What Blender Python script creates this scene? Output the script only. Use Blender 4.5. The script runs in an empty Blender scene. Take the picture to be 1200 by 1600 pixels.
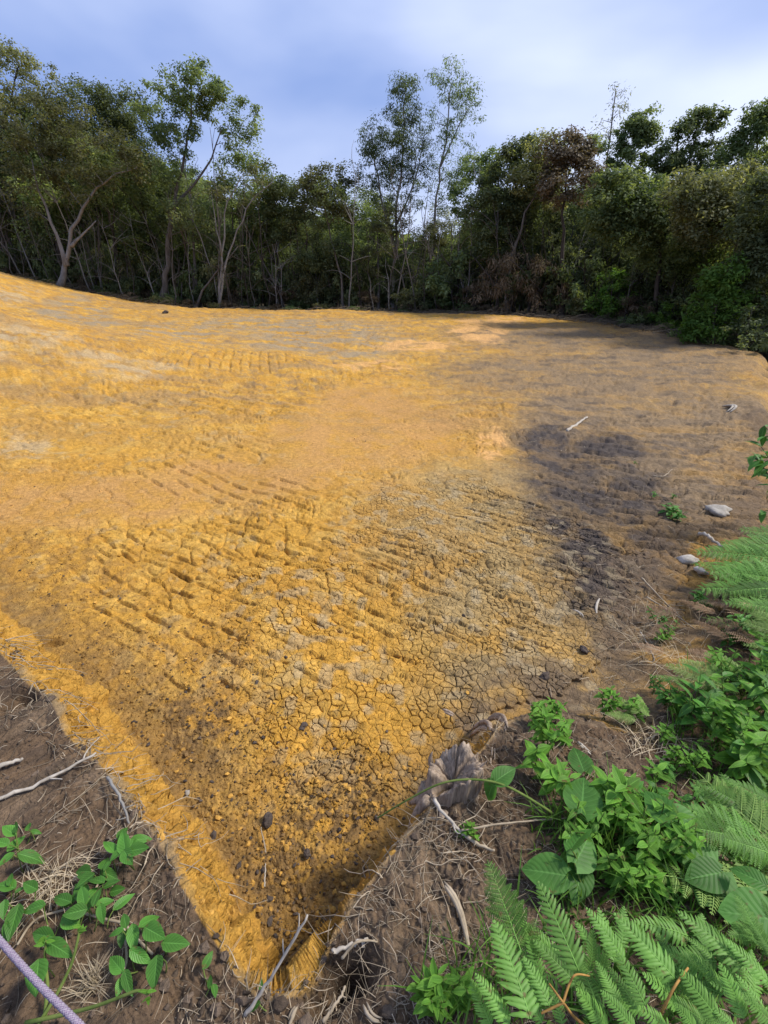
import bpy, math, random
import numpy as np
from mathutils import Vector, Matrix, Quaternion

# ------------------------------------------------------------------ camera, sky, sun, exposure
FPX, HORIZON, ZC = 750.0, 440.0, 1.75          # focal length and horizon row in photo pixels (1200 x 1600), lens height
PITCH = math.atan((800 - HORIZON) / FPX)
CS, SN = math.cos(PITCH), math.sin(PITCH)
scene = bpy.context.scene
COL = scene.collection
cd = bpy.data.cameras.new('camera'); cam = bpy.data.objects.new('camera', cd); COL.objects.link(cam)
cd.sensor_fit = 'VERTICAL'; cd.sensor_height = 24.0; cd.lens = 24.0 * FPX / 1600.0
cd.clip_start = 0.02; cd.clip_end = 2000
cam.location = (0, 0, ZC); cam.rotation_euler = (math.pi / 2 - PITCH, 0, 0)
scene.camera = cam

SUN_EL, SUN_AZ = math.radians(50), math.radians(82)     # azimuth clockwise from straight ahead (+Y)
world = bpy.data.worlds.new('World'); scene.world = world; world.use_nodes = True
wn, wl = world.node_tree.nodes, world.node_tree.links
bg = wn['Background']
sky = wn.new('ShaderNodeTexSky'); sky.sky_type = 'NISHITA'; sky.sun_disc = False
sky.sun_elevation = SUN_EL; sky.sun_rotation = SUN_AZ
sky.air_density = 1.6; sky.dust_density = 1.0; sky.ozone_density = 3.0
tc = wn.new('ShaderNodeTexCoord')
mp = wn.new('ShaderNodeMapping'); mp.inputs['Scale'].default_value = (1.0, 1.0, 2.2); mp.inputs['Location'].default_value = (-5.5, -6.9, -1.6)
wl.new(tc.outputs['Generated'], mp.inputs['Vector'])
n1 = wn.new('ShaderNodeTexNoise'); n1.inputs['Scale'].default_value = 1.25; n1.inputs['Detail'].default_value = 5; n1.inputs['Roughness'].default_value = 0.42
n1.inputs['Distortion'].default_value = 0.25
wl.new(mp.outputs[0], n1.inputs['Vector'])
cr = wn.new('ShaderNodeValToRGB')
cr.color_ramp.elements[0].position = 0.36; cr.color_ramp.elements[0].color = (0, 0, 0, 1)
cr.color_ramp.elements[1].position = 0.66; cr.color_ramp.elements[1].color = (1, 1, 1, 1)
wl.new(n1.outputs['Fac'], cr.inputs['Fac'])
ccol = wn.new('ShaderNodeValToRGB')                     # cloud colour: blue grey undersides to pale tops
ccol.color_ramp.elements[0].position = 0.40; ccol.color_ramp.elements[0].color = (1.7, 2.8, 6.7, 1)
ccol.color_ramp.elements[1].position = 0.66; ccol.color_ramp.elements[1].color = (7.0, 7.8, 10.0, 1)
wl.new(n1.outputs['Fac'], ccol.inputs['Fac'])
cm = wn.new('ShaderNodeMix'); cm.data_type = 'RGBA'
cov = wn.new('ShaderNodeMath'); cov.operation = 'MULTIPLY_ADD'; cov.inputs[1].default_value = 0.25; cov.inputs[2].default_value = 0.75
wl.new(cr.outputs['Color'], cov.inputs[0]); wl.new(cov.outputs[0], cm.inputs['Factor'])
wl.new(sky.outputs['Color'], cm.inputs['A']); wl.new(ccol.outputs['Color'], cm.inputs['B'])
wl.new(cm.outputs['Result'], bg.inputs['Color'])
bg.inputs['Strength'].default_value = 0.085

sd = bpy.data.lights.new('sun', 'SUN'); sun = bpy.data.objects.new('sun', sd); COL.objects.link(sun)
sd.energy = 3.4; sd.angle = math.radians(11); sd.color = (1.0, 0.94, 0.84)
sdir = Vector((math.sin(SUN_AZ) * math.cos(SUN_EL), math.cos(SUN_AZ) * math.cos(SUN_EL), math.sin(SUN_EL)))
sun.rotation_euler = sdir.to_track_quat('Z', 'Y').to_euler()
scene.view_settings.view_transform = 'Standard'; scene.view_settings.look = 'None'
scene.view_settings.exposure = 0.54; scene.view_settings.gamma = 1.0
scene.view_settings.use_curve_mapping = False

# ------------------------------------------------------------------ helpers
rng = np.random.default_rng(7)
random.seed(7)

def hash2(ix, iy, seed):
    a = (ix.astype(np.int64) * 374761393 + iy.astype(np.int64) * 668265263 + seed * 974711) & 0xffffffff
    a = ((a ^ (a >> 13)) * 1274126177) & 0xffffffff
    a = a ^ (a >> 16)
    return (a & 0xffffff) / float(0xffffff)

def noise(x, y, seed=0):                                # smooth value noise 0..1
    ix = np.floor(x); iy = np.floor(y); fx = x - ix; fy = y - iy
    fx = fx * fx * fx * (fx * (fx * 6 - 15) + 10); fy = fy * fy * fy * (fy * (fy * 6 - 15) + 10)
    a = hash2(ix, iy, seed); b = hash2(ix + 1, iy, seed); c = hash2(ix, iy + 1, seed); d = hash2(ix + 1, iy + 1, seed)
    return a + (b - a) * fx + (c - a) * fy + (a - b - c + d) * fx * fy

def fbm(x, y, seed=0, o=4, g=0.5):
    s = 0; a = 1.0; t = 0
    for k in range(o):
        ca, sa = math.cos(k * 0.7), math.sin(k * 0.7)
        s = s + a * noise((x * ca - y * sa) * 2.03 ** k, (x * sa + y * ca) * 2.03 ** k, seed + k * 17); t += a; a *= g
    return s / t

def worley(x, y, seed=0):                               # F1, F2
    ix = np.floor(x); iy = np.floor(y)
    f1 = np.full(x.shape, 9.0); f2 = np.full(x.shape, 9.0)
    for dx in (-1, 0, 1):
        for dy in (-1, 0, 1):
            px = ix + dx + hash2(ix + dx, iy + dy, seed); py = iy + dy + hash2(ix + dx, iy + dy, seed + 99)
            d = np.hypot(px - x, py - y)
            f2 = np.where(d < f1, f1, np.minimum(f2, d)); f1 = np.minimum(f1, d)
    return f1, f2

def cellrand(x, y, seed=0):                             # random value of the nearest feature point: flat facets with sharp steps
    ix = np.floor(x); iy = np.floor(y); f1 = np.full(x.shape, 9.0); v = np.zeros(x.shape)
    for dx in (-1, 0, 1):
        for dy in (-1, 0, 1):
            d = np.hypot(ix + dx + hash2(ix + dx, iy + dy, seed) - x, iy + dy + hash2(ix + dx, iy + dy, seed + 99) - y)
            k = d < f1; f1 = np.where(k, d, f1); v = np.where(k, hash2(ix + dx, iy + dy, seed + 7), v)
    return v

def ss(a, b, x):
    t = np.clip((x - a) / (b - a), 0, 1); return t * t * (3 - 2 * t)

def lerp(a, b, t): return a + (b - a) * t

class MB:                                               # collects quads / tris with a colour per vertex
    def __init__(s): s.V = []; s.Q = []; s.T = []; s.C = []; s.n = 0
    def add(s, v, q=None, t=None, c=(1, 1, 1)):
        v = np.asarray(v, float).reshape(-1, 3)
        s.V.append(v)
        if q is not None and len(q): s.Q.append(np.asarray(q, int).reshape(-1, 4) + s.n)
        if t is not None and len(t): s.T.append(np.asarray(t, int).reshape(-1, 3) + s.n)
        c = np.asarray(c, float)
        s.C.append(np.broadcast_to(c, (len(v), 3)) if c.ndim == 1 else c)
        s.n += len(v)
    def tube(s, pts, rad, k=5, c=(1, 1, 1), cap=True):
        P = np.asarray(pts, float); n = len(P)
        R = np.broadcast_to(np.asarray(rad, float), (n,))
        T = np.gradient(P, axis=0); T /= np.linalg.norm(T, axis=1)[:, None] + 1e-9
        ref = np.array([0, 0, 1.0]) if abs(T[:, 2]).mean() < 0.8 else np.array([1.0, 0.1, 0])
        A = np.cross(T, ref); A /= np.linalg.norm(A, axis=1)[:, None] + 1e-9
        B = np.cross(A, T)
        an = np.arange(k) * 2 * math.pi / k
        ring = P[:, None] + R[:, None, None] * (np.cos(an)[None, :, None] * A[:, None] + np.sin(an)[None, :, None] * B[:, None])
        i = np.arange(n - 1)[:, None] * k; j = np.arange(k)[None]; j2 = (j + 1) % k
        q = np.stack([i + j, i + j2, i + k + j2, i + k + j], -1).reshape(-1, 4)
        v = ring.reshape(-1, 3); t = None
        if cap:
            v = np.vstack([v, P[:1] - T[:1] * R[0] * .3, P[-1:] + T[-1:] * R[-1] * .5])
            jj = np.arange(k); t = np.vstack([np.stack([jj * 0 + n * k, (jj + 1) % k, jj], -1), np.stack([jj * 0 + n * k + 1, (n - 1) * k + jj, (n - 1) * k + (jj + 1) % k], -1)])
        c = np.asarray(c, float)
        if c.ndim == 2: c = np.vstack([np.repeat(c, k, 0)] + ([c[:1], c[-1:]] if cap else []))
        s.add(v, q, t, c)
    def mesh(s, name, mat, smooth=True):
        me = bpy.data.meshes.new(name)
        V = np.vstack(s.V); C = np.vstack(s.C)
        Q = np.vstack(s.Q) if s.Q else np.zeros((0, 4), int); T = np.vstack(s.T) if s.T else np.zeros((0, 3), int)
        me.vertices.add(len(V)); me.vertices.foreach_set('co', V.astype(np.float32).ravel())
        loops = np.concatenate([Q.ravel(), T.ravel()]).astype(np.int32)
        me.loops.add(len(loops)); me.loops.foreach_set('vertex_index', loops)
        st = np.concatenate([np.arange(len(Q)) * 4, len(Q) * 4 + np.arange(len(T)) * 3]).astype(np.int32)
        me.polygons.add(len(st)); me.polygons.foreach_set('loop_start', st)
        me.polygons.foreach_set('use_smooth', np.full(len(st), smooth, bool))
        at = me.color_attributes.new('Col', 'FLOAT_COLOR', 'POINT')
        at.data.foreach_set('color', np.hstack([C, np.ones((len(C), 1))]).astype(np.float32).ravel())
        me.update(calc_edges=True); me.validate()
        if mat: me.materials.append(mat)
        return me
    def obj(s, name, mat, parent=None, smooth=True):
        return mobj(name, s.mesh(name, mat, smooth), parent)

def mobj(name, me, parent=None, M=None):
    o = bpy.data.objects.new(name, me); COL.objects.link(o)
    if parent is not None: o.parent = parent
    if M is not None: o.matrix_local = M
    return o

def tag(o, label=None, cat=None, group=None, kind=None):
    if label: o['label'] = label
    if cat: o['category'] = cat
    if group: o['group'] = group
    if kind: o['kind'] = kind
    return o

def empty(name, loc, label, cat, group=None):
    o = bpy.data.objects.new(name, None); COL.objects.link(o); o.location = loc; o.empty_display_size = 0.1
    return tag(o, label, cat, group)

# ------------------------------------------------------------------ materials
def new_mat(name):
    m = bpy.data.materials.new(name); m.use_nodes = True
    return m, m.node_tree.nodes, m.node_tree.links, m.node_tree.nodes['Principled BSDF']

def N(nodes, typ, **kw):
    n = nodes.new(typ)
    for k, v in kw.items():
        if k.startswith('i_'): n.inputs[k[2:].replace('_', ' ')].default_value = v
        else: setattr(n, k, v)
    return n

def mixc(nodes, links, a, b, f, mode='MIX'):
    m = N(nodes, 'ShaderNodeMix', data_type='RGBA', blend_type=mode)
    for sock, val in (('A', a), ('B', b), ('Factor', f)):
        if hasattr(val, 'links'): links.new(val, m.inputs[sock])
        else: m.inputs[sock].default_value = val
    return m.outputs['Result']

def ground_mat():
    m, n, l, p = new_mat('soil')
    col = N(n, 'ShaderNodeVertexColor', layer_name='Col')
    geo = N(n, 'ShaderNodeNewGeometry'); pos = geo.outputs['Position']
    a = N(n, 'ShaderNodeTexNoise', i_Scale=28.0, i_Detail=6.0, i_Roughness=0.65); l.new(pos, a.inputs['Vector'])
    b = N(n, 'ShaderNodeTexNoise', i_Scale=170.0, i_Detail=4.0, i_Roughness=0.7); l.new(pos, b.inputs['Vector'])
    ra = N(n, 'ShaderNodeMapRange'); ra.inputs['From Min'].default_value = 0.3; ra.inputs['From Max'].default_value = 0.7; ra.inputs['To Min'].default_value = 0.72; ra.inputs['To Max'].default_value = 1.30
    l.new(a.outputs['Fac'], ra.inputs['Value'])
    rb = N(n, 'ShaderNodeMapRange'); rb.inputs['From Min'].default_value = 0.3; rb.inputs['From Max'].default_value = 0.7; rb.inputs['To Min'].default_value = 0.74; rb.inputs['To Max'].default_value = 1.28
    l.new(b.outputs['Fac'], rb.inputs['Value'])
    mu = N(n, 'ShaderNodeMath', operation='MULTIPLY'); l.new(ra.outputs[0], mu.inputs[0]); l.new(rb.outputs[0], mu.inputs[1])
    sc = N(n, 'ShaderNodeVectorMath', operation='SCALE'); l.new(col.outputs['Color'], sc.inputs[0]); l.new(mu.outputs[0], sc.inputs['Scale'])
    l.new(sc.outputs[0], p.inputs['Base Color'])
    p.inputs['Roughness'].default_value = 0.95; p.inputs['Specular IOR Level'].default_value = 0.15
    vo = N(n, 'ShaderNodeTexVoronoi', i_Scale=65.0); l.new(pos, vo.inputs['Vector'])
    ad = N(n, 'ShaderNodeMath', operation='MULTIPLY_ADD'); l.new(vo.outputs['Distance'], ad.inputs[0]); ad.inputs[1].default_value = -0.5; l.new(b.outputs['Fac'], ad.inputs[2])
    ad2 = N(n, 'ShaderNodeMath', operation='ADD'); l.new(ad.outputs[0], ad2.inputs[0]); l.new(a.outputs['Fac'], ad2.inputs[1])
    bp = N(n, 'ShaderNodeBump', i_Strength=0.8, i_Distance=0.007); l.new(ad2.outputs[0], bp.inputs['Height'])
    # crust: coarse lumps and fine shrinkage cracks that still read a few metres away
    wv = N(n, 'ShaderNodeTexNoise', i_Scale=9.0, i_Detail=2.0); l.new(pos, wv.inputs['Vector'])
    wa = N(n, 'ShaderNodeVectorMath', operation='MULTIPLY_ADD'); l.new(wv.outputs['Color'], wa.inputs[0]); wa.inputs[1].default_value = (.10, .10, 0); l.new(pos, wa.inputs[2])
    ve = N(n, 'ShaderNodeTexVoronoi', feature='DISTANCE_TO_EDGE', i_Scale=17.0); l.new(wa.outputs[0], ve.inputs['Vector'])
    vr = N(n, 'ShaderNodeMapRange'); vr.inputs['From Max'].default_value = 0.07; l.new(ve.outputs['Distance'], vr.inputs['Value'])
    lump = N(n, 'ShaderNodeTexNoise', i_Scale=11.0, i_Detail=5.0, i_Roughness=0.7); l.new(pos, lump.inputs['Vector'])
    la = N(n, 'ShaderNodeMath', operation='MULTIPLY_ADD'); l.new(lump.outputs['Fac'], la.inputs[0]); la.inputs[1].default_value = 3.0; l.new(vr.outputs[0], la.inputs[2])
    bp2 = N(n, 'ShaderNodeBump', i_Strength=0.45, i_Distance=0.009); l.new(la.outputs[0], bp2.inputs['Height']); l.new(bp.outputs[0], bp2.inputs['Normal'])
    l.new(bp2.outputs[0], p.inputs['Normal'])
    return m
M_SOIL = ground_mat()

def foliage_mat(name, col, col2, trans=0.5, rough=0.62, veins=False, spec=0.2, objvar=0.35, lat=False):
    m, n, l, p = new_mat(name)
    at = N(n, 'ShaderNodeVertexColor', layer_name='Col')
    oi = N(n, 'ShaderNodeObjectInfo')
    geo = N(n, 'ShaderNodeNewGeometry')
    sep = N(n, 'ShaderNodeSeparateColor'); l.new(at.outputs['Color'], sep.inputs[0])
    c = mixc(n, l, (*col, 1), (*col2, 1), sep.outputs[0])                 # red = tint per leaf
    mr = N(n, 'ShaderNodeMapRange'); mr.inputs['To Min'].default_value = 1 - objvar; mr.inputs['To Max'].default_value = 1 + objvar
    l.new(oi.outputs['Random'], mr.inputs['Value'])
    nz = N(n, 'ShaderNodeTexNoise', i_Scale=30.0 if veins else 3.0, i_Detail=3.0); l.new(geo.outputs['Position'], nz.inputs['Vector'])
    mr2 = N(n, 'ShaderNodeMapRange'); mr2.inputs['From Min'].default_value = .3; mr2.inputs['From Max'].default_value = .7; mr2.inputs['To Min'].default_value = .8; mr2.inputs['To Max'].default_value = 1.2
    l.new(nz.outputs['Fac'], mr2.inputs['Value'])
    mm = N(n, 'ShaderNodeMath', operation='MULTIPLY'); l.new(mr.outputs[0], mm.inputs[0]); l.new(mr2.outputs[0], mm.inputs[1])
    sc = N(n, 'ShaderNodeVectorMath', operation='SCALE'); l.new(c, sc.inputs[0]); l.new(mm.outputs[0], sc.inputs['Scale'])
    out = sc.outputs[0]
    if veins:                                                              # green = 1 on midrib / vein
        out = mixc(n, l, out, tuple(min(1, x * 1.7 + .02) for x in col2) + (1,), sep.outputs[1])
    if lat:                                                                # side veins (blue = along the leaf, red = across) and brown flecks
        a1 = N(n, 'ShaderNodeMath', operation='MULTIPLY'); l.new(sep.outputs[2], a1.inputs[0]); a1.inputs[1].default_value = 8.0
        a2 = N(n, 'ShaderNodeMath', operation='MULTIPLY_ADD'); l.new(sep.outputs[0], a2.inputs[0]); a2.inputs[1].default_value = -2.6; l.new(a1.outputs[0], a2.inputs[2])
        a3 = N(n, 'ShaderNodeMath', operation='PINGPONG'); l.new(a2.outputs[0], a3.inputs[0]); a3.inputs[1].default_value = 0.5
        a4 = N(n, 'ShaderNodeMapRange'); a4.inputs['From Min'].default_value = 0.09; a4.inputs['From Max'].default_value = 0.0; a4.inputs['To Max'].default_value = 0.4; l.new(a3.outputs[0], a4.inputs['Value'])
        out = mixc(n, l, out, tuple(min(1, x * 1.5 + .02) for x in col2) + (1,), a4.outputs[0])
    if veins:
        n5 = N(n, 'ShaderNodeTexNoise', i_Scale=55.0, i_Detail=3.0); l.new(geo.outputs['Position'], n5.inputs['Vector'])
        a5 = N(n, 'ShaderNodeMapRange'); a5.inputs['From Min'].default_value = 0.64; a5.inputs['From Max'].default_value = 0.72; a5.inputs['To Max'].default_value = 0.8; l.new(n5.outputs['Fac'], a5.inputs['Value'])
        out = mixc(n, l, out, (.13, .085, .03, 1), a5.outputs[0])
    if lat:
        bl = N(n, 'ShaderNodeBump', i_Strength=.5, i_Distance=.002); l.new(a3.outputs[0], bl.inputs['Height']); l.new(bl.outputs[0], p.inputs['Normal'])
    l.new(out, p.inputs['Base Color'])
    p.inputs['Roughness'].default_value = rough; p.inputs['Specular IOR Level'].default_value = spec
    tr = N(n, 'ShaderNodeBsdfTranslucent')
    tcx = N(n, 'ShaderNodeVectorMath', operation='MULTIPLY'); l.new(out, tcx.inputs[0]); tcx.inputs[1].default_value = (1.45, 1.4, 0.6)
    l.new(tcx.outputs[0], tr.inputs['Color'])
    ms = N(n, 'ShaderNodeMixShader'); ms.inputs[0].default_value = trans
    l.new(p.outputs[0], ms.inputs[1]); l.new(tr.outputs[0], ms.inputs[2])
    l.new(ms.outputs[0], n['Material Output'].inputs['Surface'])
    return m

def wood_mat(name, c1, c2, scale=(40, 40, 6), bump=0.5, rough=0.85, dist=0.01):
    m, n, l, p = new_mat(name)
    tcn = N(n, 'ShaderNodeTexCoord'); mpn = N(n, 'ShaderNodeMapping'); mpn.inputs['Scale'].default_value = scale
    l.new(tcn.outputs['Object'], mpn.inputs['Vector'])
    nz = N(n, 'ShaderNodeTexNoise', i_Scale=1.0, i_Detail=6.0, i_Roughness=0.65); l.new(mpn.outputs[0], nz.inputs['Vector'])
    rp = N(n, 'ShaderNodeMapRange'); rp.inputs['From Min'].default_value = .3; rp.inputs['From Max'].default_value = .7; l.new(nz.outputs['Fac'], rp.inputs['Value'])
    c = mixc(n, l, (*c1, 1), (*c2, 1), rp.outputs[0])
    at = N(n, 'ShaderNodeVertexColor', layer_name='Col')
    c = mixc(n, l, c, at.outputs['Color'], 1.0, 'MULTIPLY')
    l.new(c, p.inputs['Base Color']); p.inputs['Roughness'].default_value = rough; p.inputs['Specular IOR Level'].default_value = 0.2
    bp = N(n, 'ShaderNodeBump', i_Strength=bump, i_Distance=dist); l.new(nz.outputs['Fac'], bp.inputs['Height']); l.new(bp.outputs[0], p.inputs['Normal'])
    return m

M_BARK = wood_mat('bark_grey', (.06, .05, .042), (.17, .152, .13), (9, 9, 2.5))
M_BARKD = wood_mat('bark_brown', (.03, .024, .02), (.085, .07, .056), (9, 9, 2.5))
M_BARKP = wood_mat('bark_pale', (.12, .11, .098), (.29, .275, .25), (9, 9, 2.5))
M_STICK = wood_mat('stick_bleached', (.26, .225, .18), (.50, .45, .38), (30, 30, 30), dist=.002)
M_STRAW = wood_mat('straw', (.20, .155, .10), (.42, .345, .25), (25, 25, 25), dist=.001)
M_STUMP = wood_mat('weathered_wood', (.12, .085, .058), (.46, .36, .27), (80, 80, 9), bump=.9, dist=.006)
M_TREE = [foliage_mat('leaves_dark', (.062, .088, .04), (.19, .225, .11)),
          foliage_mat('leaves_mid', (.085, .128, .052), (.23, .285, .13)),
          foliage_mat('leaves_olive', (.095, .108, .054), (.235, .245, .13)),
          foliage_mat('leaves_bluegreen', (.08, .12, .06), (.19, .25, .13)),
          foliage_mat('leaves_bright', (.07, .15, .025), (.16, .28, .055)),
          foliage_mat('leaves_russet', (.065, .052, .034), (.17, .135, .085), trans=.2)]
M_VINE = foliage_mat('leaf_vine', (.045, .14, .018), (.085, .22, .035), lat=True, veins=True, rough=.42, trans=.25)
M_BROAD = foliage_mat('leaf_broad', (.040, .12, .018), (.075, .19, .035), lat=True, veins=True, rough=.5, trans=.3)
M_HERB = foliage_mat('leaf_herb', (.065, .18, .018), (.15, .32, .04), lat=True, veins=True, rough=.5, trans=.35)
M_FERN = foliage_mat('fern_green', (.065, .165, .026), (.14, .28, .052), veins=True, rough=.5, trans=.25)
M_FERNP = foliage_mat('fern_pale', (.12, .22, .045), (.24, .34, .10), veins=True, rough=.55, trans=.35)
M_FERND = foliage_mat('fern_dead', (.17, .10, .055), (.37, .26, .17), veins=False, rough=.8, trans=.2, spec=.1)
M_GRASS = foliage_mat('grass_green', (.045, .12, .015), (.13, .24, .04), trans=.35)
M_STEMG = wood_mat('stem_green', (.07, .12, .02), (.16, .2, .05), (30, 30, 30), dist=.001)
M_STEMO = wood_mat('stem_orange', (.22, .11, .03), (.48, .28, .08), (30, 30, 30), dist=.001)
M_DRY = foliage_mat('dry_leaves', (.07, .05, .03), (.20, .155, .10), trans=.15, rough=.8, spec=.1)

def rock_mat(name, c1, c2, sc=30):
    m, n, l, p = new_mat(name)
    geo = N(n, 'ShaderNodeNewGeometry'); oi = N(n, 'ShaderNodeObjectInfo')
    nz = N(n, 'ShaderNodeTexNoise', i_Scale=float(sc), i_Detail=7.0, i_Roughness=0.7); l.new(geo.outputs['Position'], nz.inputs['Vector'])
    rp = N(n, 'ShaderNodeMapRange'); rp.inputs['From Min'].default_value = .3; rp.inputs['From Max'].default_value = .7; l.new(nz.outputs['Fac'], rp.inputs['Value'])
    c = mixc(n, l, (*c1, 1), (*c2, 1), rp.outputs[0])
    mr = N(n, 'ShaderNodeMapRange'); mr.inputs['To Min'].default_value = .7; mr.inputs['To Max'].default_value = 1.15; l.new(oi.outputs['Random'], mr.inputs['Value'])
    s = N(n, 'ShaderNodeVectorMath', operation='SCALE'); l.new(c, s.inputs[0]); l.new(mr.outputs[0], s.inputs['Scale'])
    l.new(s.outputs[0], p.inputs['Base Color']); p.inputs['Roughness'].default_value = .92; p.inputs['Specular IOR Level'].default_value = .2
    bp = N(n, 'ShaderNodeBump', i_Strength=.7, i_Distance=.006); l.new(nz.outputs['Fac'], bp.inputs['Height']); l.new(bp.outputs[0], p.inputs['Normal'])
    return m
M_CLOD = [rock_mat('clod_ochre', (.30, .155, .03), (.58, .33, .075), 60), rock_mat('clod_brown', (.13, .08, .035), (.30, .18, .07), 60), rock_mat('clod_dark', (.035, .028, .024), (.11, .085, .07), 60)]
M_ROCK = rock_mat('pale_rock', (.28, .245, .20), (.55, .51, .45), 25)

# ------------------------------------------------------------------ terrain
# toe of the cut / edge of the cleared pad: x, y, height of the ground outside, width of the slope
PAD = np.array([(-.24, .605, .42, .13), (-.62, 1.04, .42, .20), (-1.31, 1.64, .42, .24), (-2.28, 2.33, .42, .31), (-4.5, 3.8, .45, .4), (-9, 6.5, .6, .6),
    (-22, 8, 1.0, 2), (-40, 16, .8, 3), (-40, 36, .4, 3), (-16, 27, .0, 1.5), (-12.5, 25, -.12, 1), (-8.6, 23.2, -.15, 1), (-2.85, 23.2, -.15, 1),
    (3.13, 21.2, -.12, 1), (7.2, 19.4, -.2, 1.2), (8.9, 15.8, -.4, 1.2), (9.7, 12.9, -.9, 1.0), (6.3, 8.1, -.7, .8), (4.5, 5.4, -.35, .6), (3.3, 3.85, -.03, .5),
    (2.12, 2.83, .08, .4), (1.39, 2.04, .10, .35), (.9, 1.62, .12, .3), (.55, 1.5, .22, .2), (.32, 1.3, .34, .15), (.09, 1.0, .40, .13)])

def pad_dist(x, y):                                     # signed distance (outside > 0), outside height and slope width
    x = np.asarray(x, float); y = np.asarray(y, float)
    best = np.full(x.shape, 1e9); H = np.zeros(x.shape); W = np.ones(x.shape); ins = np.zeros(x.shape, bool)
    n = len(PAD)
    for i in range(n):
        a = PAD[i]; b = PAD[(i + 1) % n]
        ex, ey = b[0] - a[0], b[1] - a[1]
        t = np.clip(((x - a[0]) * ex + (y - a[1]) * ey) / (ex * ex + ey * ey), 0, 1)
        d = np.hypot(x - a[0] - t * ex, y - a[1] - t * ey)
        k = d < best
        best = np.where(k, d, best); H = np.where(k, a[2] + t * (b[2] - a[2]), H); W = np.where(k, a[3] + t * (b[3] - a[3]), W)
        c = ((a[1] > y) != (b[1] > y)) & (x < ex * (y - a[1]) / (ey if ey != 0 else 1e-9) + a[0])
        ins ^= c
    return np.where(ins, -best, best), H, W

def h_macro(x, y, full=False):
    x = np.asarray(x, float); y = np.asarray(y, float)
    d, H, W = pad_dist(x, y)
    near = ss(9, 3, np.hypot(x, y))
    dj = d + (noise(x * 5, y * 5, 3) - .5) * .035 * near + (noise(x * 1.1, y * 1.1, 5) - .5) * .5 * (1 - near)
    z = .6 * ss(9, 23, y) * ss(40, 6, x)
    z = z + 2.5 * np.exp(-((x + 20.5) / 5.5) ** 2 / 1.6 - ((y - 20) / 6) ** 2 / 1.6)
    z = z + 1.35 * np.exp(-((x + 10) / 3.6) ** 2 / 2 - ((y - 10) / 2.8) ** 2 / 2)
    z = z + .10 * (fbm(x * .45, y * .45, 11, 3) - .5) * ss(2, 6, y) + .05 * (noise(x * 1.3, y * 1.3, 12) - .5)
    z = z + 5 * ss(38, 62, np.hypot(x, y)) * ss(-10, 10, y)
    t = np.clip(dj / W, 0, 1)
    prof = t * t * (3 - 2 * t) * .5 + t * .5
    z = z + H * prof + ss(0, 2.5, d) * (fbm(x * 1.2, y * 1.2, 21, 3) - .5) * .10
    if full: return z, dj, H, W
    return z

def ray(u, v):
    a = (u - 600) / FPX; b = -(v - 800) / FPX
    return np.array([a, CS + b * SN, -SN + b * CS])

class HTab:
    def __init__(s, x0, x1, y0, y1, st):
        s.x0, s.y0, s.st = x0, y0, st
        X, Y = np.meshgrid(np.arange(x0, x1 + st, st), np.arange(y0, y1 + st, st), indexing='ij')
        s.T = h_macro(X.ravel(), Y.ravel()).reshape(X.shape); s.x1, s.y1 = x0 + st * (X.shape[0] - 1.001), y0 + st * (X.shape[1] - 1.001)
    def __call__(s, x, y):
        fx = (np.clip(x, s.x0, s.x1) - s.x0) / s.st; fy = (np.clip(y, s.y0, s.y1) - s.y0) / s.st
        i = np.floor(fx).astype(int); j = np.floor(fy).astype(int); fx = fx - i; fy = fy - j; T = s.T
        return (T[i, j] * (1 - fx) + T[i + 1, j] * fx) * (1 - fy) + (T[i, j + 1] * (1 - fx) + T[i + 1, j + 1] * fx) * fy
_near, _far = HTab(-4.5, 4.5, -.8, 6, .02), HTab(-50, 50, -3, 60, .25)
def hq(x, y):
    x = np.asarray(x, float); y = np.asarray(y, float)
    inn = (np.abs(x) < 4.4) & (y > -.7) & (y < 5.9)
    return np.where(inn, _near(x, y), _far(x, y))
_ts = np.concatenate([np.linspace(.3, 4, 260), np.linspace(4, 60, 500)[1:]])
def gp(u, v):                                           # photo pixel -> point on the ground
    d = ray(u, v)
    P = d[None] * _ts[:, None]; P[:, 2] += ZC
    below = np.nonzero(P[:, 2] < hq(P[:, 0], P[:, 1]))[0]
    k = below[0] if len(below) else len(_ts) - 1
    a, b = _ts[max(k - 1, 0)], _ts[k]
    for _ in range(14):
        m = (a + b) / 2; p = d * m; p[2] += ZC
        if p[2] < hq(p[0], p[1]): b = m
        else: a = m
    p = d * a; p[2] += ZC
    return p
def gz(x, y): return float(hq(x, y))
def at_z(u, v, z):                                      # photo pixel -> point at height z
    d = ray(u, v); t = (z - ZC) / d[2]; return np.array([d[0] * t, d[1] * t, z])
def at_y(u, v, y):                                      # photo pixel -> point at distance y ahead
    d = ray(u, v); t = y / d[1]; return np.array([d[0] * t, y, ZC + d[2] * t])
def wdir(u1, v1, u2, v2):
    d = gp(u2, v2) - gp(u1, v1); d = d[:2]; return d / np.hypot(*d)

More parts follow.
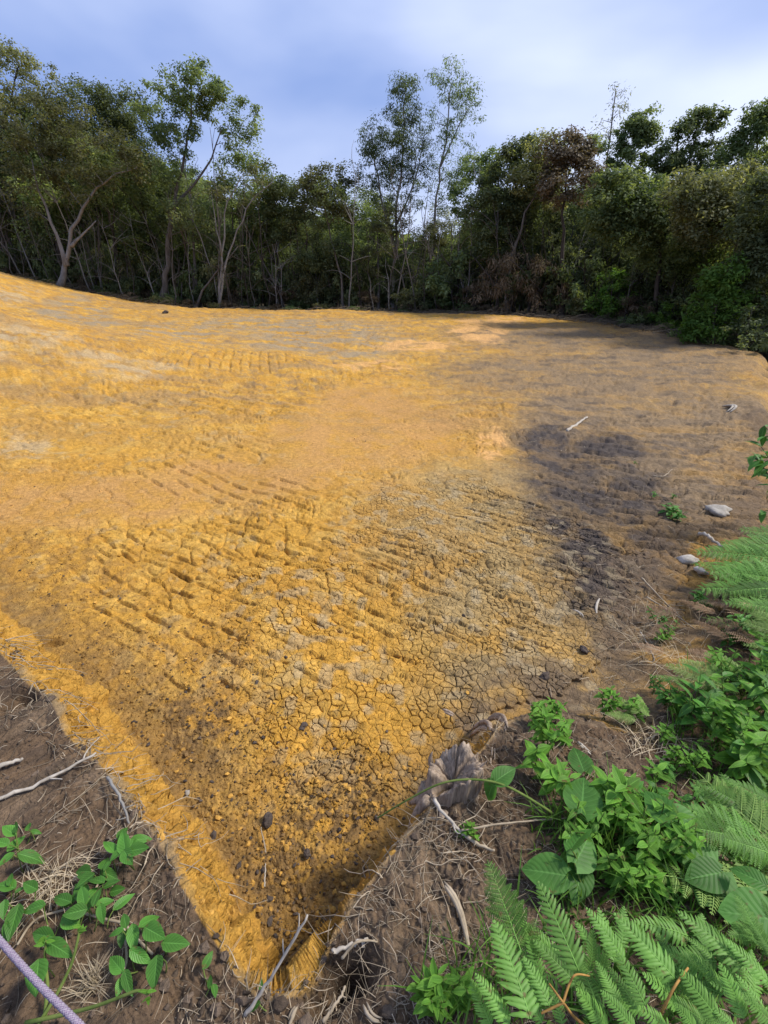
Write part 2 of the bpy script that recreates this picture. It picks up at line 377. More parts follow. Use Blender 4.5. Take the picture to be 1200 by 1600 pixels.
def blob_frames(spec):
    out = []
    for (u, v, ru, rv) in spec:
        c = gp(u, v)[:2]
        a = gp(u + ru, v)[:2] if u < 900 else 2 * c - gp(u - ru, v)[:2]
        b = (gp(u, v - rv * .8)[:2] - gp(u, v + rv * .8)[:2]) / 1.6
        out.append((c, np.linalg.inv(np.array([a - c, b]).T)))
    return out
def blobs(x, y, frames, soft=.45, warp=.5, seed=0):
    m = np.zeros(x.shape)
    for i, (c, I) in enumerate(frames):
        dx = x - c[0]; dy = y - c[1]
        p = I[0, 0] * dx + I[0, 1] * dy; q = I[1, 0] * dx + I[1, 1] * dy
        d = np.hypot(p, q)
        sel = d < 2.2
        if not sel.any(): continue
        sx = 2.0 / max(.15, 1 / np.linalg.norm(I, 2))
        w = (fbm(x[sel] * sx * .8, y[sel] * sx * .8, seed + i, 4, .6) - .5) * 2 * warp
        m[sel] = np.maximum(m[sel], ss(1 + soft, 1 - soft, d[sel] + w))
    return m

Z_CRACK = blob_frames([(620, 1010, 230, 140), (790, 900, 200, 120), (700, 810, 160, 60), (540, 1110, 130, 80), (860, 1030, 110, 70), (470, 930, 120, 70)])
Z_GREY = blob_frames([(760, 790, 150, 80), (830, 880, 130, 100), (870, 980, 110, 80), (880, 1060, 120, 55), (720, 930, 70, 70), (740, 1050, 70, 60)])
Z_BROWN = blob_frames([(960, 580, 230, 50), (1060, 650, 190, 70), (1000, 720, 170, 60), (880, 525, 180, 22), (1080, 770, 130, 50), (900, 640, 100, 50), (1060, 540, 130, 25)])
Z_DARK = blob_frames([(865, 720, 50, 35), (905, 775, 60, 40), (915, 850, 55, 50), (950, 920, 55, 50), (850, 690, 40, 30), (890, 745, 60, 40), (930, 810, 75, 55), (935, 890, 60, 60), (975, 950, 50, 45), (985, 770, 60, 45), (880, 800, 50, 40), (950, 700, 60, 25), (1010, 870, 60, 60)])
Z_SOIL = blob_frames([(1060, 900, 90, 70), (1030, 980, 80, 70), (1000, 1060, 80, 50), (1090, 830, 80, 40), (810, 1145, 70, 22), (960, 1085, 45, 35)])
Z_SMOOTH = blob_frames([(600, 640, 110, 40), (540, 690, 130, 35), (400, 745, 160, 32), (180, 775, 170, 35), (40, 785, 100, 40), (660, 670, 60, 30)])
Z_PEACH = blob_frames([(745, 516, 42, 15), (768, 692, 22, 22), (585, 572, 50, 8), (640, 540, 60, 8), (765, 500, 50, 6)])
Z_PALE = blob_frames([(30, 525, 70, 22), (215, 575, 60, 14), (40, 700, 45, 16), (150, 555, 40, 12), (20, 460, 40, 12)])
Z_GREYF = blob_frames([(500, 525, 120, 26), (420, 505, 120, 14), (280, 520, 80, 14), (560, 550, 40, 14), (120, 500, 60, 16)])
Z_RUB = blob_frames([(230, 1050, 180, 100), (350, 1200, 170, 130), (450, 1340, 120, 130), (90, 900, 140, 70), (560, 1230, 80, 70), (330, 1130, 100, 60)])
Z_RUBD = blob_frames([(520, 1280, 90, 60), (440, 1360, 80, 70), (520, 1380, 50, 80), (300, 1150, 60, 60)])
# dozer grouser marks: blobs, direction of one bar (two photo pixels), bar spacing in metres, depth, dashes
TRACKS = [(blob_frames([(300, 900, 200, 80), (450, 990, 200, 90), (590, 960, 150, 100), (430, 850, 170, 60), (560, 860, 120, 70)]), (340, 960, 390, 985), .125, .022, 1),
          (blob_frames([(700, 900, 170, 90), (830, 820, 130, 90), (800, 960, 90, 60), (900, 900, 70, 60)]), (700, 880, 790, 915), .10, .024, 0),
          (blob_frames([(290, 745, 70, 25), (420, 770, 90, 28), (180, 850, 50, 22), (360, 700, 80, 20)]), (265, 745, 300, 762), .16, .03, 1),
          (blob_frames([(700, 670, 60, 24)]), (660, 655, 740, 690), .15, .03, 0),
          (blob_frames([(360, 562, 120, 16)]), (360, 575, 366, 552), .19, .05, 0),
          (blob_frames([(950, 715, 90, 45), (1000, 800, 60, 40), (900, 760, 60, 40)]), (920, 700, 970, 706), .17, .045, 1),
          (blob_frames([(530, 520, 100, 24), (450, 510, 80, 12)]), (500, 535, 540, 520), .2, .035, 0),
          (blob_frames([(1050, 640, 140, 90), (940, 580, 140, 50)]), (1000, 640, 1080, 646), .21, .05, 0),
          (blob_frames([(250, 610, 160, 26), (400, 630, 70, 20), (120, 640, 100, 26)]), (240, 620, 290, 634), .2, .035, 1)]
TDIR = [(lambda d: (d, np.array([-d[1], d[0]]) * (1 if d[0] > 0 else -1)))(wdir(*t[1])) for t in TRACKS]

HOLES = [(*gp(545, 1512)[:2], .05, .03, .16), (*gp(500, 1555)[:2], .035, .03, .12), (*gp(28, 1088)[:2], .05, .035, .12), (*gp(80, 1005)[:2], .06, .02, .05)]
WALL = [None]
def terrain(x, y, colour=True):
    WALL[0] = None
    z, d, H, W = h_macro(x, y, True)
    near = ss(14, 5, np.hypot(x, y))
    out = ss(0, .022, d - W * .98) * (H > -.6) + (H <= -.6) * ss(0, .5, d)
    out = np.clip(out, 0, 1)
    wall = ss(.0, .03, d) * (1 - out) * (np.abs(H) > .15) * ss(7, 5, np.hypot(x, y))
    pad = 1 - np.clip(out + wall, 0, 1)
    smooth = blobs(x, y, Z_SMOOTH, .35, .5, 40)
    rub = blobs(x, y, Z_RUB, .5, .5, 60) * pad
    crack = blobs(x, y, Z_CRACK, .35, .4, 80) * pad
    rel = (1 - .8 * smooth)
    z = z + (fbm(x * 3.1, y * 3.1, 31, 4) - .5) * .075 * rel * pad + (fbm(x * 14, y * 14, 35, 4, .6) - .5) * (.016 * rel + .03 * out)
    z = z + (fbm(x * 1.6, y * 4.0, 36, 4, .6) - .5) * .07 * rel * pad * ss(5, 9, y) + (fbm(x * 5.5, y * 5.5, 37, 3, .7) - .5) * .06 * rel * pad * ss(3.5, 8, y)
    tm = np.zeros(x.shape)
    for (fr, _, pitch, depth, dash), (bd, td) in zip(TRACKS, TDIR):
        m = blobs(x, y, fr, .4, .5, 120)
        s = m > .01
        if not s.any(): continue
        xs, ys = x[s], y[s]
        a = xs * td[0] + ys * td[1]; c = xs * bd[0] + ys * bd[1]
        a = a + (noise(xs * 2.2, ys * 2.2, 50) - .5) * pitch * .35
        ph = a / pitch; row = np.floor(ph); p = ph - row
        g = ss(.24, .46, p) * (1 - ss(.48, .55, p)) * 1.15 - .2 * np.exp(-((p - .62) / .07) ** 2)
        if dash:
            cf = c / .29 + hash2(row, row * 0, 55) * .9 + row * .37; ci = np.floor(cf); cf = cf - ci
            k = ss(.04, .12, cf) * ss(.95, .80, cf) * (hash2(ci, row, 56) > .12) * (.55 + .6 * hash2(ci, row, 57))
        else:
            k = .35 + .65 * ss(.3, .6, noise(c * 3 + row * 5.1, row * 2.3, 52))
        z[s] -= depth * (1 - .35 * crack[s]) * g * k * m[s] * (1 - .75 * smooth[s] * (0 if dash else 1))
        tm[s] = np.maximum(tm[s], m[s])
    # rubble clods and crumbs
    f1, f2 = worley(x * 34, y * 34, 3)
    z = z + rub * near * (.5 - f1) * .012 * ss(.35, .6, noise(x * 7, y * 7, 61))
    g1, g2 = worley(x * 75, y * 75, 4)
    z = z + near * (rub * .9 + .25 * pad + 1.3 * out) * (.5 - g1) * .009
    # the cut wall: ledges, holes and chunks
    wl_ = wall > .01
    if wl_.any():
        X, Y = x[wl_], y[wl_]
        t = np.where(X < -.1, X * -.72 + Y * .69, X * .6 + Y * .8); c = np.clip(d[wl_] / W[wl_], 0, 1)
        led = fbm(t * 9, c * 4.5 + t * 1.5, 71, 5, .68)
        fa, fb = worley(t * 16 + c, c * 6 + t * 3, 76); fc_, fd = worley(t * 40, c * 14, 77)
        hole = ss(.66, .74, fbm(t * 9 + c * 1.5, c * 6, 73, 3))
        crev = ss(.04, .0, np.abs(fbm(t * 4 + c * .6, c * 6 + t * .8, 78, 4, .6) - .5)) * ss(.35, .55, noise(t * 4, c * 3, 79))
        tw, cw = t + (noise(t * 30, c * 9, 60) - .5) * .03, c + (noise(t * 30, c * 9, 61) - .5) * .16
        facet = (cellrand(tw * 10, cw * 4.5, 12) - .5) * .065 + (cellrand(tw * 26, cw * 10, 13) - .5) * .040
        cav = np.zeros(t.shape); rc = np.random.default_rng(44)
        for _ in range(34):
            t0, c0, lt, lc = rc.uniform(.5, 3.2), rc.uniform(.2, .85), rc.uniform(.03, .085), rc.uniform(.05, .11)
            cav = np.maximum(cav, np.exp(-(((tw - t0) / lt) ** 2 + ((cw - c0 - (tw - t0) * rc.normal(0, 1.2)) / lc) ** 2) ** 2) * rc.uniform(.5, 1))
        amt = wall[wl_] * np.where(X < -.12, 1, .22) * (facet - cav * .13) * np.sin(np.clip(c, 0, 1) * math.pi) ** .25 + wall[wl_] * ((led - .5) * .06 - crev * .05 + (.45 - fa) * .02 + (.45 - fc_) * .016) * np.sin(np.clip(c, 0, 1) * math.pi) ** .35
        WALL[0] = (np.nonzero(wl_)[0], amt)
    for (hx, hy, ha, hb, hd) in HOLES:
        z = z - hd * np.exp(-(((x - hx) / ha) ** 2 + ((y - hy) / hb) ** 2))
    wx_, wy_ = x + (noise(x * 5, y * 5, 95) - .5) * .16, y + (noise(x * 5, y * 5, 96) - .5) * .16
    k1, k2 = worley(wx_ * 6.5, wy_ * 6.5, 9)
    z = z - ss(.085, .0, k2 - k1) * .030 * pad * (1 - crack) * (1 - .9 * smooth) * (1 - rub) * ss(.42, .58, fbm(x * .9, y * .9, 97, 3)) * ss(1.6, 2.6, y) * ss(15, 10, y)
    # faint rills / long cracks in the wash
    rill = np.abs(fbm(x * .9 + 3, y * .9, 91, 4, .55) - .5)
    z = z - ss(.012, .0, rill) * .02 * ss(9, 6, y) * pad * ss(1.8, 2.6, y)
    zc = z - crack * .016
    if not colour: return z, zc, crack, rub, pad
    # ---- colours (albedo, with some shade painted in)
    def mix(c, k, col): return c + (np.array(col) - c) * np.clip(k, 0, 1)[:, None]
    n1 = fbm(x * 1.1, y * 1.1, 201, 5, .6); n2 = fbm(x * 5, y * 5, 202, 4, .6); n3 = fbm(x * 22, y * 22, 203, 3, .6); n4 = fbm(x * .5, y * 2.0, 204, 5, .6)
    c = np.tile(np.array([.475, .255, .043]), (len(x), 1))
    c = mix(c, ss(.40, .70, n1) * .8, (.42, .218, .038))
    c = mix(c, ss(.50, .66, n2) * .45, (.57, .35, .085))
    c = mix(c, ss(.52, .66, n4) * ss(4, 8, y) * .75, (.33, .205, .085))
    c = mix(c, ss(.54, .64, fbm(x * 4.5, y * 6, 207, 4, .7)) * .55 * ss(4, 8, y), (.27, .16, .06))  # dark speckle, here and next line: crevice shade painted into the far clay
    c = mix(c, ss(.60, .68, fbm(x * 3.5, y * 5, 208, 4, .7)) * .5 * ss(5, 9, y), (.17, .125, .085))
    c = mix(c, ss(.56, .70, n3) * .45 * near, (.30, .165, .04))
    c = mix(c, ss(.66, .72, fbm(x * 9, y * 9, 206, 3)) * .4, (.33, .25, .13))
    c = mix(c, blobs(x, y, Z_GREYF, .5, .6, 210) * ss(.36, .58, fbm(x * 1.5, y * 3, 211, 4, .65)) * .85, (.27, .215, .14))
    c = mix(c, blobs(x, y, Z_PALE, .5, .6, 220) * ss(.34, .6, fbm(x * 2.5, y * 4, 221, 4, .65)) * .6, (.42, .33, .20))
    c = mix(c, blobs(x, y, Z_GREY, .9, .35, 230) * (.62 + .3 * ss(.35, .6, n2)), (.30, .215, .100))
    c = mix(c, blobs(x, y, Z_BROWN, .6, .5, 240) * (.72 + .28 * ss(.34, .56, fbm(x * 1.4, y * 3.2, 241, 5, .7))) * 1.0, (.205, .145, .085))
    c = mix(c, blobs(x, y, Z_BROWN, .6, .5, 240) * ss(.55, .68, fbm(x * 2.1, y * 5, 242, 5, .7)) * .7, (.10, .078, .06))
    c = mix(c, blobs(x, y, Z_SMOOTH, .7, .8, 40) * (.35 + .55 * ss(.3, .6, n2)), (.43, .235, .078))
    c = mix(c, blobs(x, y, Z_PEACH, .3, .7, 250) * ss(.3, .55, fbm(x * 2.2, y * 2.2, 251, 4, .65)) * .8, (.60, .335, .125))
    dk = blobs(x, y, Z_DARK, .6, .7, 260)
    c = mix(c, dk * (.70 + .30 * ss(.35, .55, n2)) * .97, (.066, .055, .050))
    so = np.maximum(blobs(x, y, Z_SOIL, .6, .6, 270), ss(-.38, .0, d + (n2 - .5) * .5) * (H < .30) * (H > -.6) * (x > .3))
    c = mix(c, so * (.5 + .5 * ss(.35, .55, n2)) * .9, (.14, .098, .062))
    c = mix(c, blobs(x, y, Z_RUB, .5, .5, 60) * ss(.42, .6, n3) * .45, (.25, .14, .045))
    c = mix(c, blobs(x, y, Z_RUBD, .6, .6, 280) * ss(.40, .58, fbm(x * 30, y * 30, 281, 3, .7)) * .85, (.085, .058, .036))
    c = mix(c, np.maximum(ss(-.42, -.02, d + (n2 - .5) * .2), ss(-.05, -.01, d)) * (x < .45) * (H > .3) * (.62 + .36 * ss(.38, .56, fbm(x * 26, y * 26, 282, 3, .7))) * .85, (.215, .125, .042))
    c = mix(c, crack * ss(.68, .76, noise(x * 14, y * 14, 290)) * .5, (.35, .28, .17))
    # wall and bank
    wt = np.clip(d / W, 0, 1)
    wc = np.tile(np.array([.43, .235, .044]), (len(x), 1))
    wc = mix(wc, (x > -.12) * .8, (.34, .17, .032))  # right face: orange-brown, painted darker because it turns away from the light
    wc = mix(wc, ss(.18, .0, wt) * .6, (.40, .19, .03))
    wc = mix(wc, ss(.5, .62, fbm(x * 12, y * 12, 300, 4, .65)) * .5, (.36, .19, .04))
    wc = mix(wc, ss(.90, 1.02, wt + (n2 - .5) * .3) * .8, (.22, .165, .10))
    wc = mix(wc, (H < .3) * 1.0, (.15, .105, .065))
    c = mix(c, ss(.0, .03, d) * (np.abs(H) > .15) * (H > 0), 0 * wc[0]) if False else c + (wc - c) * (ss(.0, .03, d) * (H > .15) * ss(7, 5, np.hypot(x, y)))[:, None]
    sl = np.tile(np.array([.122, .080, .048]), (len(x), 1))
    sl = mix(sl, ss(.5, .65, n2) * .6, (.185, .132, .085))
    sl = mix(sl, ss(.52, .62, n3) * .5, (.055, .042, .033))
    sl = mix(sl, ss(10, 14, np.hypot(x, y)), (.05, .042, .028))
    o2 = np.clip(out * 1.0 + 0, 0, 1)
    o2 = ss(.3, .7, o2 + (n2 - .5) * .7 * (o2 > .02) * (o2 < .999))
    c = c + (sl - c) * o2[:, None]
    return z, zc, crack, rub, c

def build_ground():
    ang = np.concatenate([np.linspace(-180, -46, 36)[:-1], np.linspace(-46, 46, 640), np.linspace(46, 180, 36)[1:]])
    r = [.06]
    while r[-1] < 42:
        R = r[-1]; s2 = R * R + 1.96
        r.append(R + min(max(.0045, .0018 * s2 / 1.45 * .95), .11 if R > 8 else .05))
    r = np.array(r + [46, 52, 60, 75, 100, 150, 250, 450])
    A, R = np.meshgrid(np.radians(ang), r)
    x = (np.sin(A) * R).ravel(); y = (np.cos(A) * R).ravel()
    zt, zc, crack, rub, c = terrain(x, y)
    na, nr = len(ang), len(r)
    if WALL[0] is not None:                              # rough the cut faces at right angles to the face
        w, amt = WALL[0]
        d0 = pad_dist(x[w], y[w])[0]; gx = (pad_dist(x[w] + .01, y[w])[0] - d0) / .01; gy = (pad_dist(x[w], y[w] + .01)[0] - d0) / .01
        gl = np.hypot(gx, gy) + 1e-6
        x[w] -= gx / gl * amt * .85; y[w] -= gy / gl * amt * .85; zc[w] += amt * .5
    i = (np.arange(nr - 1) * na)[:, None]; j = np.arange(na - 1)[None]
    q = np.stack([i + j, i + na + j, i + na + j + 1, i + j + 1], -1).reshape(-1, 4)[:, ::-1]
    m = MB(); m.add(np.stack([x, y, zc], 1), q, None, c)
    print('ground verts', len(x))
    g = m.obj('ground', M_SOIL); tag(g, kind='structure')
    g['label'] = 'cleared ochre clay pad with dark soil banks around it'
    return g
GROUND = build_ground()

# ------------------------------------------------------------------ cracked clay plates
def clip_poly(poly, mx, my, nx, ny):
    out = []; n = len(poly)
    for i in range(n):
        ax, ay = poly[i]; bx, by = poly[(i + 1) % n]
        da = (ax - mx) * nx + (ay - my) * ny; db = (bx - mx) * nx + (by - my) * ny
        if da <= 0: out.append((ax, ay))
        if da * db < 0:
            t = da / (da - db); out.append((ax + (bx - ax) * t, ay + (by - ay) * t))
    return out

def build_plates():
    S = .033
    X0, X1, Y0, Y1 = -1.6, 3.0, 1.0, 5.4
    nx, ny = int((X1 - X0) / S), int((Y1 - Y0) / S)
    r2 = np.random.default_rng(3)
    sx = X0 + (np.arange(nx)[:, None] + .5 + (r2.random((nx, ny)) - .5) * .95) * S
    sy = Y0 + (np.arange(ny)[None] + .5 + (r2.random((nx, ny)) - .5) * .95) * S
    msk = blobs(sx.ravel(), sy.ravel(), Z_CRACK, .35, .4, 80).reshape(nx, ny)
    dd = pad_dist(sx.ravel(), sy.ravel())[0].reshape(nx, ny)
    drop = r2.random((nx, ny)) < .25                     # missing seeds give larger plates
    plates = []
    for i in range(2, nx - 2):
        for j in range(2, ny - 2):
            if drop[i, j] or msk[i, j] < .35 or dd[i, j] > -.06: continue
            cx, cy = sx[i, j], sy[i, j]
            poly = [(cx - .15, cy - .15), (cx + .15, cy - .15), (cx + .15, cy + .15), (cx - .15, cy + .15)]
            for a in (-2, -1, 0, 1, 2):
                for b in (-2, -1, 0, 1, 2):
                    if (a or b) and not drop[i + a, j + b]:
                        ox, oy = sx[i + a, j + b], sy[i + a, j + b]
                        poly = clip_poly(poly, (cx + ox) / 2, (cy + oy) / 2, ox - cx, oy - cy)
            if len(poly) < 3: continue
            pp = []
            n = len(poly)
            for k in range(n):
                p, q = poly[k], poly[(k + 1) % n]
                L = math.hypot(q[0] - p[0], q[1] - p[1]); s = max(1, int(L / .010))
                for e in range(s): pp.append((p[0] + (q[0] - p[0]) * e / s, p[1] + (q[1] - p[1]) * e / s))
            if len(pp) >= 4: plates.append((cx, cy, np.array(pp), msk[i, j]))
    cnt = [len(p[2]) for p in plates]
    ap = np.vstack([p[2] for p in plates]); ce = np.repeat([[p[0], p[1]] for p in plates], cnt, 0)
    wx = (noise(ap[:, 0] * 45, ap[:, 1] * 45, 401) - .5) * .014; wy = (noise(ap[:, 0] * 45, ap[:, 1] * 45, 402) - .5) * .014
    wx += (noise(ap[:, 0] * 130, ap[:, 1] * 130, 403) - .5) * .008; wy += (noise(ap[:, 0] * 130, ap[:, 1] * 130, 404) - .5) * .008
    ap = ap + np.stack([wx, wy], 1)
    to = ce - ap; L = np.linalg.norm(to, axis=1)[:, None] + 1e-6; to /= L
    w = .0002 + .0026 * ss(.40, .72, fbm(ap[:, 0] * 6, ap[:, 1] * 6, 405, 3))[:, None]
    outer = ap + to * w
    r1 = outer + to * .0022; r2_ = ce + (ap - ce) * .62
    lvl = np.repeat(r2.normal(0, .0010, len(plates)), cnt)
    allp = np.vstack([outer, r1, r2_, np.array([[p[0], p[1]] for p in plates])])
    z, zc, cr_, _, col = terrain(allp[:, 0].copy(), allp[:, 1].copy())
    n = len(ap)
    curl = (noise(ap[:, 0] * 9, ap[:, 1] * 9, 406) - .35) * .004
    zo = z[:n] + lvl - .003; z1 = z[n:2 * n] + lvl + curl; z2 = z[2 * n:3 * n] + lvl; z3 = z[3 * n:]
    pdm = np.array([p[3] for p in plates]); 
    st = np.concatenate([[0], np.cumsum(cnt)])
    score = []
    tint = r2.normal(1, .06, len(plates))
    meshes = []
    for k, p in enumerate(plates):
        a, b = st[k], st[k + 1]; m = b - a
        V = np.vstack([np.c_[outer[a:b], zo[a:b] - .024], np.c_[outer[a:b], zo[a:b]], np.c_[r1[a:b], z1[a:b]], np.c_[r2_[a:b], z2[a:b]], [[p[0], p[1], z3[k] + lvl[a]]]])
        C = np.vstack([col[a:b], col[a:b], col[n + a:n + b], col[2 * n + a:2 * n + b], col[3 * n + k:3 * n + k + 1]]) * tint[k]
        j = np.arange(m); j2 = (j + 1) % m
        q = np.vstack([np.stack([o * m + j, o * m + j2, (o + 1) * m + j2, (o + 1) * m + j], -1) for o in range(3)])
        t = np.stack([3 * m + j, 3 * m + j2, j * 0 + 4 * m], -1)
        meshes.append((V, q, t, C))
        dist = math.sqrt(p[0] ** 2 + p[1] ** 2 + ZC ** 2); depth = p[1] * CS + ZC * SN
        uu = 600 + FPX * p[0] / depth
        ext = outer[a:b].max(0) - outer[a:b].min(0)
        score.append(ext[0] * ext[1] / dist ** 3 if 0 < uu < 1200 else 0)
    order = np.argsort(score)[::-1]
    rest = MB()
    for rank, k in enumerate(order):
        V, q, t, C = meshes[k]
        if rank < 300:
            o0 = V[-1].copy(); m = MB(); m.add(V - o0, q, t, C)
            o = m.obj('clay_plate', M_SOIL, GROUND); o.location = o0
        else: rest.add(V, q, t, C)
    if rest.n: tag(rest.obj('small_clay_plates', M_SOIL, GROUND), kind='stuff')
    print('plates', len(plates))
build_plates()

# ------------------------------------------------------------------ clods and crumbs on the pad
def blobmesh(seed, name, mat, sub=2, flat=.7, rough=.35):
    import bmesh
    bm = bmesh.new(); bmesh.ops.create_icosphere(bm, subdivisions=sub, radius=1)
    r = np.random.default_rng(seed); o1, o2 = r.random(3) * 50, r.random(3) * 50
    for v in bm.verts:
        c = v.co
        a = float(fbm(np.array([c.x * 1.3 + o1[0] + c.z]), np.array([c.y * 1.3 + o1[1] - c.z * .7]), seed, 3)[0]) - .5
        v.co = c * (1 + a * 2 * rough); v.co.z *= flat
    me = bpy.data.meshes.new(name); bm.to_mesh(me); bm.free()
    me.materials.append(mat)
    if mat not in M_CLOD:
        for p in me.polygons: p.use_smooth = True
    return me
CLODS = [[blobmesh(100 + 10 * k + i, 'clod', M_CLOD[k], 1, .6, .9) for i in range(4)] for k in range(3)]

def zsurf(x, y): return float(terrain(np.array([x]), np.array([y]))[0][0])

def build_clods():
    r = np.random.default_rng(11)
    n = 5200
    # candidates over the pad, thicker in the loose rubble towards the corner and the left wall
    th = np.radians(r.uniform(-42, 40, n * 6)); R = .6 + 5.5 * r.random(n * 6) ** 1.6
    x = np.sin(th) * R; y = np.cos(th) * R
    z, zc, crack, rub, c = terrain(x, y)
    d = pad_dist(x, y)[0]
    keep = (d < -.01) & (r.random(len(x)) < np.clip(rub * 1.1 + .035 - crack * .2, 0.012, 1))
    x, y, z, c = x[keep][:n], y[keep][:n], z[keep][:n], c[keep][:n]
    s = .0020 + .0055 * r.random(len(x)) ** 6 + .0026 * r.random(len(x))
    big = r.random(len(x)) < .02; s[big] += .007 * r.random(big.sum())
    dist = np.sqrt(x ** 2 + y ** 2 + 2.9)
    order = np.argsort(-s / dist)
    import bmesh
    bm = bmesh.new(); bmesh.ops.create_icosphere(bm, subdivisions=1, radius=1)
    V0 = np.array([v.co[:] for v in bm.verts]); T0 = np.array([[v.index for v in f.verts] for f in bm.faces]); bm.free()
    rest = MB()
    for rank, k in enumerate(order):
        if rank < 260:
            kind = r.choice(3, p=[.62, .26, .12])
            o = mobj('clod', CLODS[kind][r.integers(4)], GROUND)
            o.location = (x[k], y[k], z[k] + s[k] * .3); o.scale = (s[k] * r.uniform(.8, 1.4), s[k] * r.uniform(.8, 1.4), s[k]); o.rotation_euler = (r.uniform(-.4, .4), r.uniform(-.4, .4), r.uniform(0, 6))
        else:
            V = V0 * (1 + r.normal(0, .2, (len(V0), 1))) * s[k] * np.array([r.uniform(.7, 1.4), r.uniform(.7, 1.4), .8])
            a = r.uniform(0, 6); ca, sa = math.cos(a), math.sin(a)
            V = np.c_[V[:, 0] * ca - V[:, 1] * sa, V[:, 0] * sa + V[:, 1] * ca, V[:, 2]] + np.array([x[k], y[k], z[k] + s[k] * .25])
            cc = c[k] * r.uniform(.75, 1.25) if r.random() > .15 else np.array([.09, .065, .045]) * r.uniform(.6, 1.5)
            rest.add(V, None, T0, cc)
    tag(rest.obj('soil_crumbs', M_SOIL, GROUND, smooth=False), kind='stuff')
build_clods()

def wall_chunks():                                       # crumbling lumps that stand out of the left cut face
    r = np.random.default_rng(19)
    ms = [blobmesh(150 + i, 'wall_chunk', M_CLOD[0], 1, .6, .9) for i in range(5)]
    k = 0
    while k < 140:
        t = r.random(); 
        if t < .5: a, b = PAD[0], PAD[1]; f = t * 2
        elif t < .8: a, b = PAD[1], PAD[2]; f = (t - .5) / .3
        else: a, b = PAD[2], PAD[3]; f = (t - .8) / .2
        if r.random() < .12: a, b = PAD[-1], PAD[0]; f = r.random() * .9
        P = a + (b - a) * f; e = (b - a)[:2]; e = e / np.hypot(*e); nrm = np.array([-e[1], e[0]])
        if pad_dist(np.array([P[0] + nrm[0] * .05]), np.array([P[1] + nrm[1] * .05]))[0][0] < 0: nrm = -nrm
        c = r.uniform(.02, .92); q = P[:2] + nrm * P[3] * c
        s = .004 + .006 * r.random() ** 2.2
        o = mobj('wall_chunk', ms[r.integers(5)], GROUND)
        o.location = (q[0], q[1], gz(q[0], q[1]) - s * .15); o.rotation_euler = (r.normal(0, .35), r.normal(0, .35) , math.atan2(e[1], e[0]) + r.normal(0, .35)); o.scale = (s * r.uniform(1.2, 2.4), s * r.uniform(.7, 1.1), s * r.uniform(.8, 1.3))
        k += 1
wall_chunks()

# ------------------------------------------------------------------ trees
def bend(a, b, sag, r, n=5):
    t = np.linspace(0, 1, n)[:, None]; a = np.asarray(a, float); b = np.asarray(b, float)
    p = a + (b - a) * t
    L = np.linalg.norm(b - a)
    off = r.normal(0, 1, 3) * L * .08
    p = p + np.sin(t * math.pi) * off
    p[:, 2] += np.sin(t[:, 0] * math.pi) * sag * L
    return p

def leaves(mb, P, L, W, r, droop=.3, tint=None, up=.5, ctr=None):
    n = len(P)
    az = r.uniform(0, 2 * math.pi, n); el = r.normal(-droop, .5, n)
    D = np.stack([np.cos(az) * np.cos(el), np.sin(az) * np.cos(el), np.sin(el)], 1)
    nrm = r.normal(0, .8, (n, 3)); nrm[:, 2] += up * 1.6
    if ctr is not None: o_ = P - ctr; nrm += 1.3 * o_ / (np.linalg.norm(o_, axis=1)[:, None] + 1e-6)
    nrm /= np.linalg.norm(nrm, axis=1)[:, None] + 1e-9
    D = D - nrm * (D * nrm).sum(1)[:, None] * .8; D /= np.linalg.norm(D, axis=1)[:, None] + 1e-9
    S = np.cross(D, nrm); S /= np.linalg.norm(S, axis=1)[:, None] + 1e-9
    l = (L * r.uniform(.6, 1.25, n))[:, None]; w = (W * r.uniform(.7, 1.3, n))[:, None]
    V = np.stack([P, P + D * l * .5 + S * w * .5, P + D * l, P + D * l * .45 - S * w * .5], 1).reshape(-1, 3)
    q = np.arange(n * 4).reshape(-1, 4)
    t = np.clip(r.normal(.5, .28, n) if tint is None else tint + r.normal(0, .18, n), 0, 1)
    C = np.zeros((n * 4, 3)); C[:, 0] = np.repeat(t, 4)
    mb.add(V, q, None, C)

